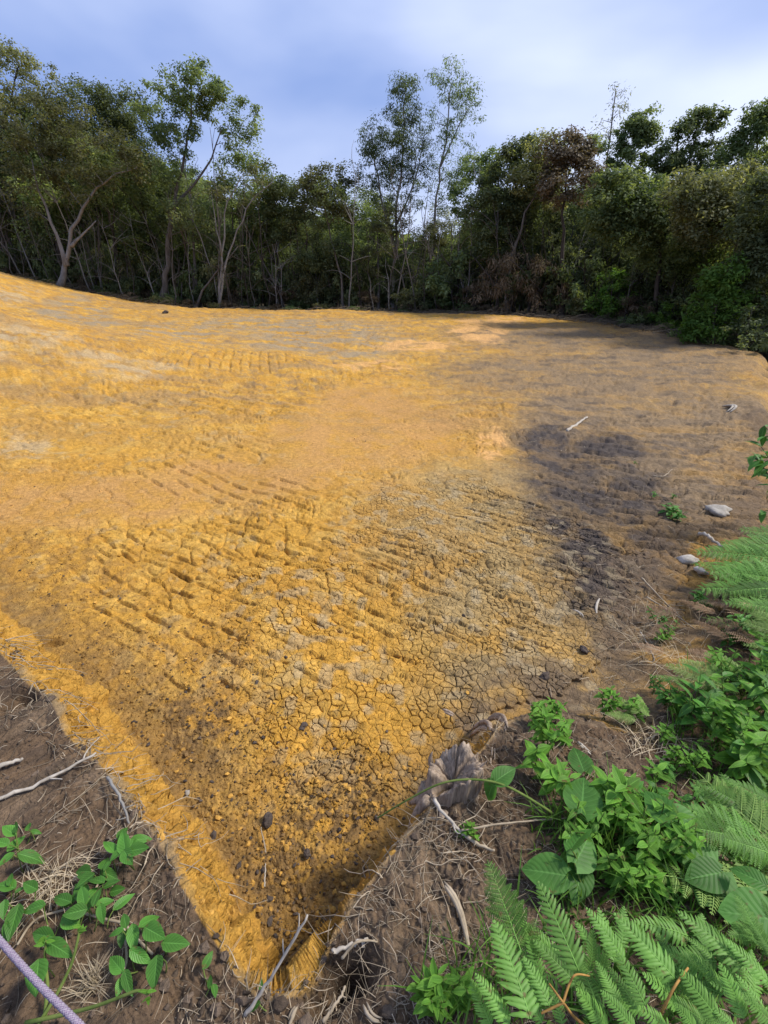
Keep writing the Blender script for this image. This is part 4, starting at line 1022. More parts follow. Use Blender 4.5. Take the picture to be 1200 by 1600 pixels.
leafy('creeping_vine', 'oval leaved green vine creeping over brown soil at lower left', 'plant',
  [(194, 1318, 36, 100), (172, 1321, 30, 120), (217, 1329, 36, 5), (191, 1299, 30, 60), (220, 1309, 34, 10), (128, 1359, 30, 170), (162, 1343, 32, 80), (168, 1351, 24, 60), (132, 1376, 40, 215), (130, 1400, 30, 100), (151, 1401, 34, 70), (164, 1407, 34, 30), (175, 1382, 30, 20), (145, 1390, 30, 50), (118, 1427, 42, 200), (157, 1426, 30, 270), (193, 1408, 44, 40), (184, 1392, 26, 10), (105, 1408, 34, 200), (96, 1404, 34, 160), (205, 1320, 34, 60), (180, 1335, 28, 220), (140, 1412, 34, 240), (110, 1440, 30, 330), (170, 1365, 28, 340), (150, 1372, 30, 150), (200, 1340, 28, 300), (126, 1392, 34, 130)], VL, .05,
  stems=[[(190, 1322), (165, 1360), (150, 1395), (120, 1420), (60, 1440), (30, 1480)]], stem_mat=M_STRAW)
leafy('creeping_vine', 'green vine sprig with broad oval leaves right of the dry grass tuft', 'plant',
  [(195, 1438, 26, 100), (180, 1455, 28, 190), (190, 1467, 28, 260), (207, 1464, 42, 270), (234, 1431, 50, 45), (242, 1458, 38, 330), (274, 1474, 44, 358), (218, 1492, 36, 330), (243, 1521, 58, 265), (181, 1506, 36, 130), (198, 1535, 42, 280), (186, 1541, 34, 250)], VL, .06,
  stems=[[(130, 1430), (165, 1440), (195, 1448), (215, 1470), (240, 1495)], [(195, 1448), (200, 1500), (195, 1520)]], stem_mat=M_STRAW)
leafy('creeping_vine', 'vine sprig with large leaves at the left picture edge', 'plant',
  [(25, 1317, 40, 45), (50, 1332, 46, 5), (8, 1343, 36, 215), (44, 1290, 16, 90), (56, 1297, 20, 10), (15, 1300, 22, 150), (3, 1318, 24, 170), (22, 1291, 20, 120)], VL, .06)
leafy('creeping_vine', 'vine leaves hanging beside the purple rope', 'plant',
  [(64, 1460, 44, 170), (92, 1482, 44, 330), (58, 1528, 60, 265), (20, 1440, 60, 250), (50, 1417, 44, 190), (10, 1385, 30, 170), (5, 1420, 30, 260), (15, 1373, 22, 90), (48, 1386, 24, 160), (32, 1390, 22, 30), (5, 1455, 36, 250)], VL, .06)
leafy('seedling', 'small three leaved seedling at the lip of the cut', 'plant', [(325, 1500, 34, 60), (327, 1532, 26, 100), (335, 1548, 22, 280)], VL, .04)
leafy('seedling', 'tiny two leaved seedling near the corner of the pit', 'plant', [(396, 1572, 26, 210), (408, 1540, 22, 85)], VL, .03)
# yellowish shoots by the rope
def shoot(label, path, z, rad, mat, name='vine_shoot', cat='plant', tip=True):
    P = [at_z(u, v, gp(u, v)[2] + zz) for (u, v), zz in zip(path, z)]
    o = empty(name, P[0], label, cat)
    tube_part(o, 'stem', smooth_path(P), np.linspace(rad, rad * .6, 24), mat, 6)
    return o, P
for lab, pa in [('yellow green shoot with curled tip rising beside the rope', [(60, 1600), (85, 1560), (110, 1510), (120, 1475), (124, 1455)]), ('thinner yellow shoot left of the curled one', [(70, 1590), (74, 1540), (70, 1500), (72, 1470)]), ('long yellow green runner lying across the dry grass', [(40, 1598), (100, 1585), (150, 1572), (195, 1555), (215, 1548), (232, 1553)])]:
    o, P = shoot(lab, pa, [.01, .03, .06, .09, .10, .10][:len(pa)], .0042, M_STEMG)
    for i in range(6):
        d = rf.normal(0, 1, 3); d[2] = abs(d[2]); put(o, 'bud', HL[0], P[-1] + rf.normal(0, .004, 3), d, .018)

# --- bracken
def pinna_mesh(name, mat, n=18, l=.22, seed=0, gapw=.9):
    r = np.random.default_rng(seed); m = MB()
    t = np.linspace(.03, .985, n)
    cz = lambda s: -.10 * s ** 2 + .02 * math.sin(s * 5)
    m.tube(np.array([(s, 0, cz(s)) for s in np.linspace(0, 1, 10)]), np.linspace(.010, .003, 10), 4, c=(.8, .9, 0))
    for i, s in enumerate(t):
        ll = l * min(1, .78 + s * 1.2) * (1 - s ** 2.4) ** .8 + .012
        w = .95 / n * gapw * (.75 + .25 * (1 - s))
        for sd in (-1, 1):
            a = math.radians(r.normal(66, 4)) - s * .3
            dx, dy = math.cos(a), math.sin(a) * sd
            px, py = -dy * sd, dx * sd
            k = 6; tt = np.linspace(0, 1, k); ww = w * .5 * np.array([1.05, .95, .98, .85, .62, .12])
            lob = 1 + .12 * np.where(np.arange(k) % 2 == 0, 1, -1)
            ww = ww * lob; dr = r.normal(.22, .10)
            cx = s + dx * ll * tt; cy = dy * ll * tt; z0 = cz(s) + .05 * ll * np.sin(tt * 3) - dr * ll * tt ** 2 + r.normal(0, .003)
            V = []
            for q in range(k):
                V += [(cx[q] + px * ww[q] * sd, cy[q] + py * ww[q] * sd, z0[q] - .25 * ww[q]), (cx[q], cy[q], z0[q] + .10 * ww[q]), (cx[q] - px * ww[q] * sd, cy[q] - py * ww[q] * sd, z0[q] - .25 * ww[q])]
            f = []
            for q in range(k - 1):
                b = q * 3; f += [(b, b + 1, b + 4, b + 3), (b + 1, b + 2, b + 5, b + 4)]
            C = np.zeros((k * 3, 3)); C[:, 0] = np.clip(r.normal(.5, .15), 0, 1); C[1::3, 1] = .35
            m.add(V, f, None, C)
    return m.mesh(name, mat)

def fine_mesh(name, mat, n=15, l=.42, seed=0, k=11):
    r = np.random.default_rng(seed); m = MB()
    cz = lambda s: -.14 * s ** 2
    m.tube(np.array([(s, 0, cz(s)) for s in np.linspace(0, 1, 10)]), np.linspace(.009, .003, 10), 4, c=(.9, .9, 0))
    for i in range(n):
        s = .08 + .9 * (i / n) ** .9
        ll = l * min(1, .55 + 1.8 * s) * (1 - s) ** .75 + .02
        for sd in (-1, 1):
            a = math.radians(r.normal(63, 5)); d = np.array([math.cos(a), math.sin(a) * sd]); p = np.array([-d[1], d[0]]) * sd
            dr = r.normal(.25, .12); o = np.array([s, 0, cz(s)])
            pt = lambda e: np.array([o[0] + d[0] * ll * e, o[1] + d[1] * ll * e, o[2] + .05 * ll * math.sin(3 * e) - dr * ll * e * e])
            m.tube(np.array([pt(e) for e in np.linspace(0, 1, 4)]), np.linspace(.004, .0015, 4), 3, c=(.8, .8, 0), cap=False)
            tint = np.clip(r.normal(.5, .2), 0, 1)
            for j in range(k):
                e = (j + .4) / k; bl = .34 * ll * (1 - e) ** .8 * min(1, .5 + 2 * e) + .006; bw = ll / k * .46
                c = pt(e)
                for s2 in (-1, 1):
                    dd = np.array([d[0] * .45 + p[0] * s2 * .9, d[1] * .45 + p[1] * s2 * .9]); 
                    tipz = -.25 * bl
                    v = [(c[0], c[1], c[2]), (c[0] + dd[0] * bl * .5 + d[0] * bw, c[1] + dd[1] * bl * .5 + d[1] * bw, c[2] + .05 * bl), (c[0] + dd[0] * bl, c[1] + dd[1] * bl, c[2] + tipz), (c[0] + dd[0] * bl * .5 - d[0] * bw, c[1] + dd[1] * bl * .5 - d[1] * bw, c[2] + .05 * bl)]
                    m.add(v, [(0, 1, 2, 3)], None, (tint, 0, 0))
    return m.mesh(name, mat)
PIN = [pinna_mesh('pinna', M_FERN, 15, .24, 1, 1.02), pinna_mesh('pinna', M_FERN, 17, .26, 2, 1.02), pinna_mesh('pinna', M_FERN, 14, .22, 3, 1.02)]
FIN = [fine_mesh('frond', M_FERN, 15, .40, 4), fine_mesh('frond', M_FERN, 16, .34, 5)]
FINP = [fine_mesh('frond', M_FERNP, 14, .36, 6), fine_mesh('frond', M_FERNP, 15, .3, 7)]
FIND = [fine_mesh('frond', M_FERND, 13, .34, 8, 8), fine_mesh('frond', M_FERND, 14, .28, 9, 8)]

def fern(name, label, feathers, meshes, part, zb, zt, group=None, stems=(), up=None):
    z0 = zb
    f0 = feathers[0]; b = at_z(f0[0], f0[1], zb); b[2] = gz(b[0], b[1])
    o = empty(name, b, label, 'fern', group)
    for i, f in enumerate(feathers):
        k = f[4] if len(f) > 4 else 0
        p0 = at_z(f[0], f[1], zb + k); p1 = at_z(f[2], f[3], zt + k + rf.normal(0, .015))
        d = p1 - p0; L = float(np.linalg.norm(d))
        put(o, part, meshes[i % len(meshes)], p0, d / L, L, up or (rf.normal(0, .15), rf.normal(-.2, .15), 1), W=rf.uniform(.9, 1.15))
    for pts, r0 in stems:
        P = [at_z(u, v, z) for u, v, z in pts]
        tube_part(o, 'stem', smooth_path(P), np.linspace(r0, r0 * .7, 24), M_STEMO, 6)
    return o
Z = lambda u, v: (700 + u * .41667, 1300 + v * .41667)
def zz(*a): return [(*Z(f[0], f[1]), *Z(f[2], f[3])) + tuple(f[4:]) for f in a]
G0 = .43
fern('bracken_fern', 'lush green bracken filling the lower right, orange forked stalk showing', zz((490, 520, 345, 190), (310, 700, 180, 320), (380, 650, 290, 465), (480, 570, 325, 400, -.06), (540, 700, 480, 540, -.05), (430, 720, 380, 560, -.08), (230, 720, 110, 530, -.02), (160, 730, 95, 560, -.05), (350, 560, 300, 380, -.12), (420, 480, 270, 330, -.10)), PIN, 'pinna', .70, .72,
     stems=[([(*Z(560, 760), .45), (*Z(480, 700), .62), (*Z(432, 640), .70), (*Z(380, 570), .69)], .0026), ([(*Z(432, 640), .70), (*Z(350, 680), .68)], .0022), ([(*Z(432, 640), .70), (*Z(455, 570), .71), (*Z(480, 535), .72), (*Z(530, 540), .67)], .002)])
fern('bracken_fern', 'lush green bracken right of the orange forked stalk', zz((660, 480, 530, 285), (850, 550, 635, 300), (740, 650, 640, 450), (530, 520, 555, 370, -.06), (640, 640, 560, 480, -.05), (860, 650, 750, 530, -.03), (700, 740, 580, 600, -.02), (600, 740, 500, 600, -.06), (900, 390, 715, 325, -.08), (800, 560, 720, 400, -.06), (560, 600, 600, 440, -.10), (830, 740, 700, 640, -.04)), PIN, 'pinna', .70, .73,
     stems=[([(*Z(760, 780), .5), (*Z(800, 680), .66), (*Z(850, 580), .71), (*Z(900, 510), .70)], .0025)])
fern('bracken_fern', 'dense green bracken in the lower right corner', zz((1010, 700, 885, 530), (1110, 700, 1030, 500), (1190, 680, 1085, 530), (960, 710, 815, 610, -.03), (1110, 500, 875, 285), (990, 470, 895, 385, -.05), (1200, 560, 1045, 395), (1040, 600, 930, 460, -.06), (1150, 620, 1000, 560, -.06), (930, 740, 860, 650), (1230, 740, 1120, 610), (1080, 740, 980, 640), (1240, 620, 1150, 500, -.03), (1100, 600, 1010, 420, -.1), (960, 620, 880, 460, -.1)), PIN, 'pinna', .68, .71)
fill = []
for k in range(34):
    a, b = rf.uniform(330, 1180), rf.uniform(400, 760); L = rf.uniform(140, 220); an = rf.normal(2.2, .35)
    if b < 560 - (a - 330) * .0 and a < 520: continue
    fill.append((a, b, a + math.cos(an) * L, b - math.sin(an) * L, -rf.uniform(.06, .14)))
fern('bracken_fern', 'shaded lower bracken fronds beneath the lush ones at lower right', zz(*fill), PIN, 'pinna', .70, .70)
fern('bracken_fern', 'finely cut bracken frond pointing at the weathered stump', zz((275, 450, 150, 100), (270, 520, 330, 330, -.04)), FIN, 'frond', .62, .66)
fern('bracken_fern', 'thin lacy bracken fronds at the right edge over the round leaf', zz((1190, 440, 1090, 225), (1230, 480, 1140, 330), (1180, 380, 1060, 380, -.02), (1210, 330, 1180, 250)), FIN, 'frond', .66, .68)
fern('bracken_fern', 'bracken clump at right beneath the tall herbs', [(1200, 1310, 1085, 1215), (1215, 1290, 1110, 1225), (1210, 1330, 1080, 1255), (1190, 1300, 1130, 1200), (1215, 1260, 1140, 1215), (1220, 1340, 1120, 1300), (1160, 1310, 1085, 1290)], FIN, 'frond', .46, .52)
fern('bracken_fern', 'bracken bed spilling over the right edge beside the pale stones', [(1240, 905, 1085, 866), (1250, 880, 1090, 850), (1250, 930, 1095, 905), (1250, 960, 1135, 930), (1260, 860, 1130, 835), (1250, 895, 1120, 890), (1255, 915, 1110, 880), (1260, 945, 1150, 905), (1265, 850, 1160, 818), (1240, 870, 1120, 860), (1230, 920, 1140, 915), (1240, 850, 1140, 850)], FIN, 'frond', .26, .30)
fern('bracken_fern', 'lower bracken bed at the right edge below the first', [(1240, 1000, 1150, 960), (1250, 1020, 1160, 1000), (1230, 985, 1165, 945), (1250, 1050, 1180, 1010)], FINP, 'frond', .28, .30)
fern('withered_fern', 'withered pink brown bracken lying on the soil slope', [(1120, 960, 1060, 930), (1180, 975, 1120, 930), (1170, 985, 1105, 965, .03), (1140, 1000, 1080, 960, .02), (1185, 1010, 1130, 965, .05), (1150, 945, 1090, 935), (1130, 1030, 1070, 1010, .02), (1190, 960, 1150, 915, .04)], FIND, 'frond', .20, .19)
fern('withered_fern', 'small withered frond left of the brown bracken', [(1060, 960, 1005, 945), (1050, 975, 1010, 990), (1040, 1020, 985, 1000)], FIND, 'frond', .14, .13)
fern('yellowing_fern', 'yellowing bracken fronds above the leafy herbs', [(1130, 1075, 1040, 1030), (1140, 1060, 1060, 1025), (1150, 1085, 1090, 1040), (1090, 1075, 1025, 1050), (1160, 1050, 1100, 1015)], FINP, 'frond', .26, .28)
fern('green_fern', 'small pale fern beside the soil slope', [(1000, 1115, 960, 1085), (1010, 1120, 1000, 1080), (995, 1125, 945, 1110)], FINP, 'frond', .2, .22)

# --- broad leaved climber
def broad(name, label, spec, zs, meshes=BLF, cat='plant'):
    u0, v0 = spec[0][0], spec[0][1]; b = gp(u0, v0)
    o = empty(name, b, label, cat)
    for i, (u, v, lp, a, tl) in enumerate(spec):
        z = zs[i % len(zs)]
        ca, sa = math.cos(math.radians(a)), math.sin(math.radians(a))
        p0 = at_z(u - ca * lp / 2, v + sa * lp / 2, z); p1 = at_z(u + ca * lp / 2, v - sa * lp / 2, z)
        d = p1 - p0; L = float(np.linalg.norm(d))
        g = np.array([p0[0] + .02, p0[1] - .03, gz(p0[0], p0[1])])
        pt = tube_part(o, 'petiole', bend(g, p0, .1, rf, 6), np.linspace(.003, .002, 6), M_STEMG, 5)
        put(o, 'leaf', meshes[i % len(meshes)], p0, d / L, L, tl, under=pt)
    return o
broad('broadleaf_climber', 'big heart shaped glossy leaf standing upright among the herbs', [(911, 1240, 62, 85, (-.3, -.6, .7))], [.50])
broad('broadleaf_climber', 'curled broad leaf below the upright heart shaped leaf', [(912, 1325, 56, 60, (.2, -.4, 1)), (905, 1305, 50, 60, (-.9, -.1, .6))], [.50, .53])
broad('broadleaf_climber', 'pair of broad leaves on an orange stalk at the right', [(1028, 1258, 64, 130, (-.2, -.3, 1)), (1075, 1280, 66, 340, (.3, -.3, 1)), (1075, 1325, 60, 200, (0, -.2, 1))], [.50, .50, .48])
broad('broadleaf_climber', 'large dark broad leaves over the lower right herbs', [(1100, 1368, 56, 190, (.1, -.2, 1)), (1170, 1368, 64, 150, (.2, -.3, 1)), (1110, 1385, 60, 240, (0, -.2, 1))], [.50, .54, .48])
broad('broadleaf_climber', 'very large round leaf at the right edge above the bracken', [(1168, 1430, 90, 170, (0, -.25, 1))], [.56], [BLF[2]])
broad('broadleaf_climber', 'broad dark leaf tucked behind the bracken fronds', [(850, 1362, 70, 170, (-.1, -.3, 1)), (905, 1380, 60, 260, (.1, -.2, 1))], [.48, .47])
broad('broadleaf_climber', 'small grey green leaf on bare soil right of the stump', [(905, 1185, 44, 110, (0, -.2, 1))], [.36])
# runner arching over the stump
P = [at_z(u, v, z) for u, v, z in [(590, 1278, .36), (640, 1248, .44), (690, 1224, .50), (740, 1218, .52), (790, 1228, .52), (850, 1262, .48), (880, 1285, .42)]]
o = empty('climber_runner', P[-1], 'thin green runner arching over the stump with a pair of leaves', 'plant')
tube_part(o, 'stem', smooth_path(P, 40), np.linspace(.0022, .0042, 40), M_STEMG, 6)
pb = at_z(772, 1222, .52)
put(o, 'leaf', BLF[1], pb, at_z(802, 1200, .54) - pb, .075, (-.2, -.4, 1)); put(o, 'leaf', BLF[1], pb, at_z(760, 1245, .47) - pb, .07, (-.6, -.3, .8))

# --- herbs: upright stems with pairs of leaves
def herb(u, v, label, h, L, nst=3, meshes=HL, spread=.35, group=None, name='herb', pairs=5, z=None, loc=None):
    b = loc if loc is not None else gp(u, v)
    o = empty(name, b, label, 'plant', group)
    for s in range(nst):
        a = rf.uniform(0, 6.28); e = rf.uniform(.1, spread)
        top = np.array(b) + np.array([math.cos(a) * e * h, math.sin(a) * e * h, h * rf.uniform(.7, 1.1)])
        st = bend(np.array(b) + rf.normal(0, .012, 3) * np.array([1, 1, 0]), top, .08, rf, 7)
        so_ = tube_part(o, 'stem', st, np.linspace(.0028, .0014, 7), M_STEMG, 4)
        for k in range(pairs):
            t = .25 + .75 * (k + .3) / pairs; f = t * 6; i = min(int(f), 5); p = st[i] + (st[i + 1] - st[i]) * (f - i)
            th = k * 1.57 + rf.uniform(0, .8)
            ll = L * (1.0 - .45 * max(0, t - .6) / .4) * rf.uniform(.75, 1.2)
            for sg in (0, math.pi):
                d = np.array([math.cos(th + sg), math.sin(th + sg), rf.normal(.25, .25)])
                put(o, 'leaf', meshes[rf.integers(len(meshes))], p, d, ll, under=so_)
    return o
HERBS = [(838, 1135, 'low bushy herb at the edge of the clay right of the stump', .10, .035, 6), (865, 1125, 'fine leaved herb beside a white chip on the clay edge', .09, .03, 5), (850, 1175, 'bright herb with reddish tip right of the stump', .16, .045, 5), (880, 1160, 'dark fine herb above the grey green leaf', .10, .03, 5),
 (950, 1120, 'bushy herb standing before the bare brown slope', .13, .04, 6), (985, 1125, 'herb with red stems beside the dry straw', .12, .04, 4), (848, 1225, 'pale yellow green herb with long leaves near the runner', .15, .07, 2), (870, 1250, 'yellow green rosette below the runner', .13, .06, 2), (950, 1265, 'spiky bright green herb in front of the upright leaf', .16, .07, 4), (985, 1255, 'low feathery herb on the soil', .08, .03, 4),
 (975, 1330, 'leafy herb clump between the broad leaves', .14, .045, 5), (1015, 1355, 'leafy herb clump left of the large dark leaves', .16, .045, 5), (1045, 1340, 'tall leafy herb clump beneath the orange stalk', .17, .045, 5), (960, 1385, 'herb clump just above the bracken', .12, .04, 5), (1000, 1390, 'low herb clump above the right bracken', .11, .04, 4), (1140, 1345, 'herb clump under the right bracken clump', .14, .045, 5), (1180, 1340, 'herb clump at the right edge under the bracken clump', .14, .045, 5),
 (960, 1310, 'thin herb left of the pair of broad leaves', .12, .04, 4), (925, 1290, 'tiny herb behind the curled leaf', .10, .035, 4), (700, 1585, 'low herb at the bottom edge left of the bracken', .10, .04, 5), (670, 1575, 'tiny yellow flowered herb at the bottom edge', .09, .03, 5), (735, 1305, 'tiny green tuft beside the pale root', .04, .018, 5)]
for (u, v, lab, h, L, n) in HERBS: herb(u, v, lab, h, L, n)
TALL = [(1075, 1130, 'tall broad leaved weed at the right of the soil slope', .22, .10, 3), (1120, 1165, 'broad leaved weed with narrow leaves at right', .24, .09, 4), (1160, 1130, 'dark broad leaved weed behind the yellowing bracken', .28, .09, 4), (1190, 1195, 'pale trifoliate weed at the right edge', .24, .06, 4), (1195, 1110, 'weed with one big yellow green leaf at the right edge', .30, .12, 3), (1140, 1210, 'weed with drooping strap leaves at right', .22, .10, 4), (1185, 1060, 'weed behind the brown bracken at the right edge', .24, .08, 4), (1120, 1080, 'dark stemmed weed among the yellowing fronds', .22, .07, 3), (1165, 1010, 'green weed poking through the withered bracken', .2, .06, 3), (1090, 950, 'low weed left of the withered bracken', .10, .05, 4), (1190, 975, 'weed between the two bracken beds', .16, .06, 4)]
for i in range(26):
    u, v = (rf.uniform(1030, 1195), rf.uniform(1070, 1230)) if i < 14 else (rf.uniform(890, 1190), rf.uniform(1250, 1410))
    herb(u, v, 'small weed filling the ground between ferns on the right bank', rf.uniform(.07, .15), rf.uniform(.025, .05), 4, (HL, ML)[i % 2], .6, group='small weeds on the right bank', name='weed', pairs=4)
for i in range(16):
    u, v = rf.uniform(985, 1190), rf.uniform(935, 1090)
    if u < 1190 - (v - 900) * 1.3 + 60 and rf.random() < .4: u = rf.uniform(1080, 1190)
    herb(u, v, 'small weed on the brown slope below the upper bracken bed', rf.uniform(.06, .13), rf.uniform(.025, .05), 4, (HL, ML)[i % 2], .7, group='small weeds on the brown slope', name='weed', pairs=4)
for i, (u, v, lab, h, L, n) in enumerate(TALL): herb(u, v, lab, h, L * (1, .7, .85)[i % 3], n + (0, 2, 1)[i % 3], (ML, HL, ML + HL)[i % 3], .5, name='weed', pairs=(4, 6, 5)[i % 3])
for (u, v, lab, h, L, n) in [(1045, 805, 'leafy green seedling clump on the dark soil', .09, .07, 5), (1055, 812, 'second seedling clump touching the first', .08, .06, 4), (1022, 775, 'tiny green sprout on the dark soil', .04, .03, 3), (1050, 780, 'tiny sprout above the seedling clump', .05, .03, 3), (992, 725, 'lone tiny sprout further out on the pad', .03, .03, 2)]: herb(u, v, lab, h, L, n, ML, .8, name='seedling', pairs=3)
for (u, v, y, lab) in [(1222, 690, 3.3, 'overhanging shrub branch with dark leaves at the right edge'), (1226, 760, 3.2, 'lower shrub branch with a single drooping leaf at the right edge')]:
    p = at_y(u, v, y); g = np.array([p[0] + .30, y - .05, gz(p[0] + .30, y)])
    o = empty('overhanging_shrub', g, lab, 'shrub')
    for s in range(5):
        tip = at_y(u - rf.uniform(5, 45), v + rf.uniform(-45, 40), y + rf.normal(0, .1)); st = bend(g, tip, .15, rf, 8)
        so_ = tube_part(o, 'stem', st, np.linspace(.006, .002, 8), M_BARKD, 4)
        for k in range(3, 8):
            for q in range(2): put(o, 'leaf', ML[q], st[k], rf.normal(0, 1, 3) * np.array([1, 1, .5]) + np.array([-.4, 0, -.1]), rf.uniform(.07, .12), under=so_)

# ------------------------------------------------------------------ stump, stones, sticks, rope
def stump():
    r = np.random.default_rng(8)
    c = gp(702, 1232); zb = c[2] - .06
    o = empty('tree_stump', (c[0], c[1], zb), 'weathered grey tree stump, hollow and split, at the edge of the cut', 'stump')
    na, nh = 96, 22; R0 = .064
    ang = np.linspace(0, 2 * math.pi, na, endpoint=False)
    jag = .115 + .045 * noise(ang * 1.7, ang * 0, 1) + .02 * noise(ang * 6, ang * 0, 2) + .010 * noise(ang * 19, ang * 0, 7) + .035 * np.cos(ang - .5)
    gapm = np.exp(-((ang - 3.75) / .45) ** 2); jag = jag - .045 * gapm               # opening towards the pit
    prof = 1 + .16 * (noise(ang * 7, ang * 0 + .5, 3) - .5) + .18 * (noise(ang * 22, ang * 0 + .5, 4) - .5)
    V = []; 
    for h in range(nh):
        t = h / (nh - 1); z = jag * t
        rr = R0 * prof * (1.35 - .35 * min(1, t * 2.2)) * (1 + .08 * (noise(ang * 30, ang * 0 + t * 2, 5) - .5))
        V.append(np.stack([np.cos(ang) * rr * 1.15 + .012 * t, np.sin(ang) * rr * .9, z], 1))
    for h in range(8):
        t = 1 - h / 7 * .38; z = jag * t - .004 + .012 * (noise(ang * 9, ang * 0 + h, 9) - .5) * (h > 0)
        rr = R0 * (prof * .5 + .5) * (.84 - .11 * h) * (1 + .2 * (noise(ang * 18, ang * 0 + t * 3, 6) - .5))
        V.append(np.stack([np.cos(ang) * rr * 1.15 + .012, np.sin(ang) * rr * .9, z], 1))
    n = nh + 8; V = np.vstack(V + [np.array([[.012, 0, float(jag.mean()) * .6]])])
    i = (np.arange(n - 1) * na)[:, None]; j = np.arange(na)[None]; j2 = (j + 1) % na
    q = np.stack([i + j, i + j2, i + na + j2, i + na + j], -1).reshape(-1, 4)
    jj = np.arange(na); t3 = np.stack([(n - 1) * na + jj, (n - 1) * na + (jj + 1) % na, jj * 0 + n * na], -1)
    m = MB(); m.add(V, q, t3, (1, 1, 1)); m.obj('shell', M_STUMP, o)
    for k in range(11):                                    # upright splinters
        a = r.uniform(-1.6, 2.6); L = r.uniform(.06, .13); w = r.uniform(.008, .018); b = np.array([math.cos(a) * R0 * 1.2, math.sin(a) * R0 * .95, r.uniform(.02, .09)])
        d = np.array([math.cos(a) * .15, math.sin(a) * .15, 1]); pts = bend(b, b + d * L, 0, r, 7)
        m = MB(); m.tube(pts, w * np.array([.8, 1, 1, .9, .75, .5, .15]) * r.uniform(.5, .8), 5, np.ones(3) * r.uniform(.8, 1.5)); m.obj('splinter', M_STUMP, o)
    for a, L in [(3.6, .14), (4.4, .16), (5.2, .12), (2.9, .10)]:
        b = np.array([math.cos(a) * R0, math.sin(a) * R0, .05]); e = b + np.array([math.cos(a) * L * .5, math.sin(a) * L * .5, -.10])
        m = MB(); m.tube(bend(b, e, .1, r, 7), np.linspace(.022, .005, 7), 6); m.obj('root', M_STUMP, o)
stump()

def bark_piece(label, a, b, rad, z=.012, name='wood_fragment', mat=None, flat=.4, n=8):
    p0, p1 = gp(*a), gp(*b); p0[2] += z; p1[2] += z
    L = np.linalg.norm(p1 - p0); m = MB(); r = rf
    pts = bend(p0, p1, .02, r, n) - p0
    for s in range(3):
        m.tube(pts + r.normal(0, rad * .6, 3) * np.array([1, 1, .3]), rad * np.array([.35, .8, 1, .9, 1, .75, .5, .12]) * r.uniform(.5, .8), 5, np.ones(3) * r.uniform(.85, 1.2))
    o = m.obj(name, mat or M_STUMP); o.location = p0
    return tag(o, label, 'wood')
bark_piece('grey slab of split wood lying right of the stump', (735, 1150), (768, 1192), .014)
bark_piece('thin grey splinter above the stump', (722, 1125), (724, 1145), .008)
bark_piece('flat brown bark strip above the stump on cracked clay', (690, 1113), (712, 1125), .010)
bark_piece('long frayed straw coloured stalk left of the bracken', (695, 1385), (735, 1500), .008, mat=M_STRAW)
bark_piece('shredded grey wood heap on the clay edge', (760, 1125), (790, 1140), .016)
bark_piece('pale wood chip with split end near the dark soil', (938, 938), (934, 962), .009, mat=M_STICK)
bark_piece('small pale wood chip left of the split ended one', (896, 955), (910, 966), .006, mat=M_STICK)
bark_piece('pale bark chip on the brown pad far right', (1130, 636), (1135, 646), .03, mat=M_STICK)
bark_piece('second pale bark chip far right', (1142, 636), (1150, 644), .02, mat=M_STICK)
bark_piece('pale dead leaf shaped chip by the herbs', (905, 1165), (922, 1180), .010, mat=M_STICK)
bark_piece('white splintered wood end at the bottom centre', (455, 1602), (466, 1580), .006, mat=M_STRAW)
bark_piece('pale stick end at the bottom right of the pit', (570, 1575), (595, 1600), .005, mat=M_STRAW)

def stick(label, path, rad, mat=M_STICK, z=.01, name='stick', side=2, cat='stick'):
    P = [gp(*p[:2]) + np.array([0, 0, z + (p[2] if len(p) > 2 else 0)]) for p in path]
    o = empty(name, P[0], label, cat)
    n = 16; S = smooth_path(P, n); S[1:-1] += rf.normal(0, rad * .25, (n - 2, 3))
    sh_ = tube_part(o, 'shaft', S, np.linspace(rad, rad * .55, n) * rf.uniform(.88, 1.12, n), mat, 6)
    for k in range(side):
        i = rf.integers(4, n - 2); L = np.linalg.norm(S[-1] - S[0]) * rf.uniform(.12, .3)
        d = rf.normal(0, 1, 3); d[2] = abs(d[2]) * .3; d /= np.linalg.norm(d)
        tube_part(o, 'twig', bend(S[i], S[i] + d * L, .05, rf, 5), np.linspace(rad * .45, rad * .2, 5), mat, 4).parent = sh_
stick('long bleached stick reaching over the lip of the left cut', [(-30, 1268), (60, 1232), (155, 1190, .02)], .0065, z=.02)
stick('short thick bleached stick at the left edge', [(-30, 1218), (38, 1192)], .0085, z=.02, side=0)
stick('grey forked root hanging over the left cut', [(172, 1225, .02), (190, 1255, .03), (203, 1290)], .005, M_BARKP, side=3)
stick('bleached stick bridging the corner of the pit', [(385, 1590), (430, 1555, .06), (490, 1505, .18)], .0045, z=.015)
stick('pale stick lying alone on the dark soil', [(886, 676), (902, 664), (917, 654)], .022, z=.02, side=0)
stick('pale root curving out below the stump', [(677, 1262, .03), (695, 1285, .02), (728, 1312)], .006)
stick('brown root beside the tiny green tuft', [(722, 1305), (745, 1322), (772, 1332)], .006, M_STRAW)
stick('thin straw lying upright below the charred bits', [(414, 1388), (415, 1352)], .003, M_STICK, side=0)
stick('thin straw above the lower one near the charred bits', [(416, 1335), (408, 1295)], .003, M_STRAW, side=1)
stick('bent pale root by the upper bracken bed', [(1090, 838), (1100, 845, .03), (1115, 850), (1130, 858)], .016, M_STICK, z=.02, side=0)
stick('long thin grey stick on the soil slope', [(1002, 905), (1040, 945), (1058, 962)], .005, M_STRAW)
stick('second thin stick crossing the soil slope', [(1010, 935), (1050, 960), (1085, 985)], .005, M_STRAW)
stick('thin pale stick by the yellowing bracken', [(1000, 990), (1015, 1015), (1022, 1035)], .004, M_STICK)
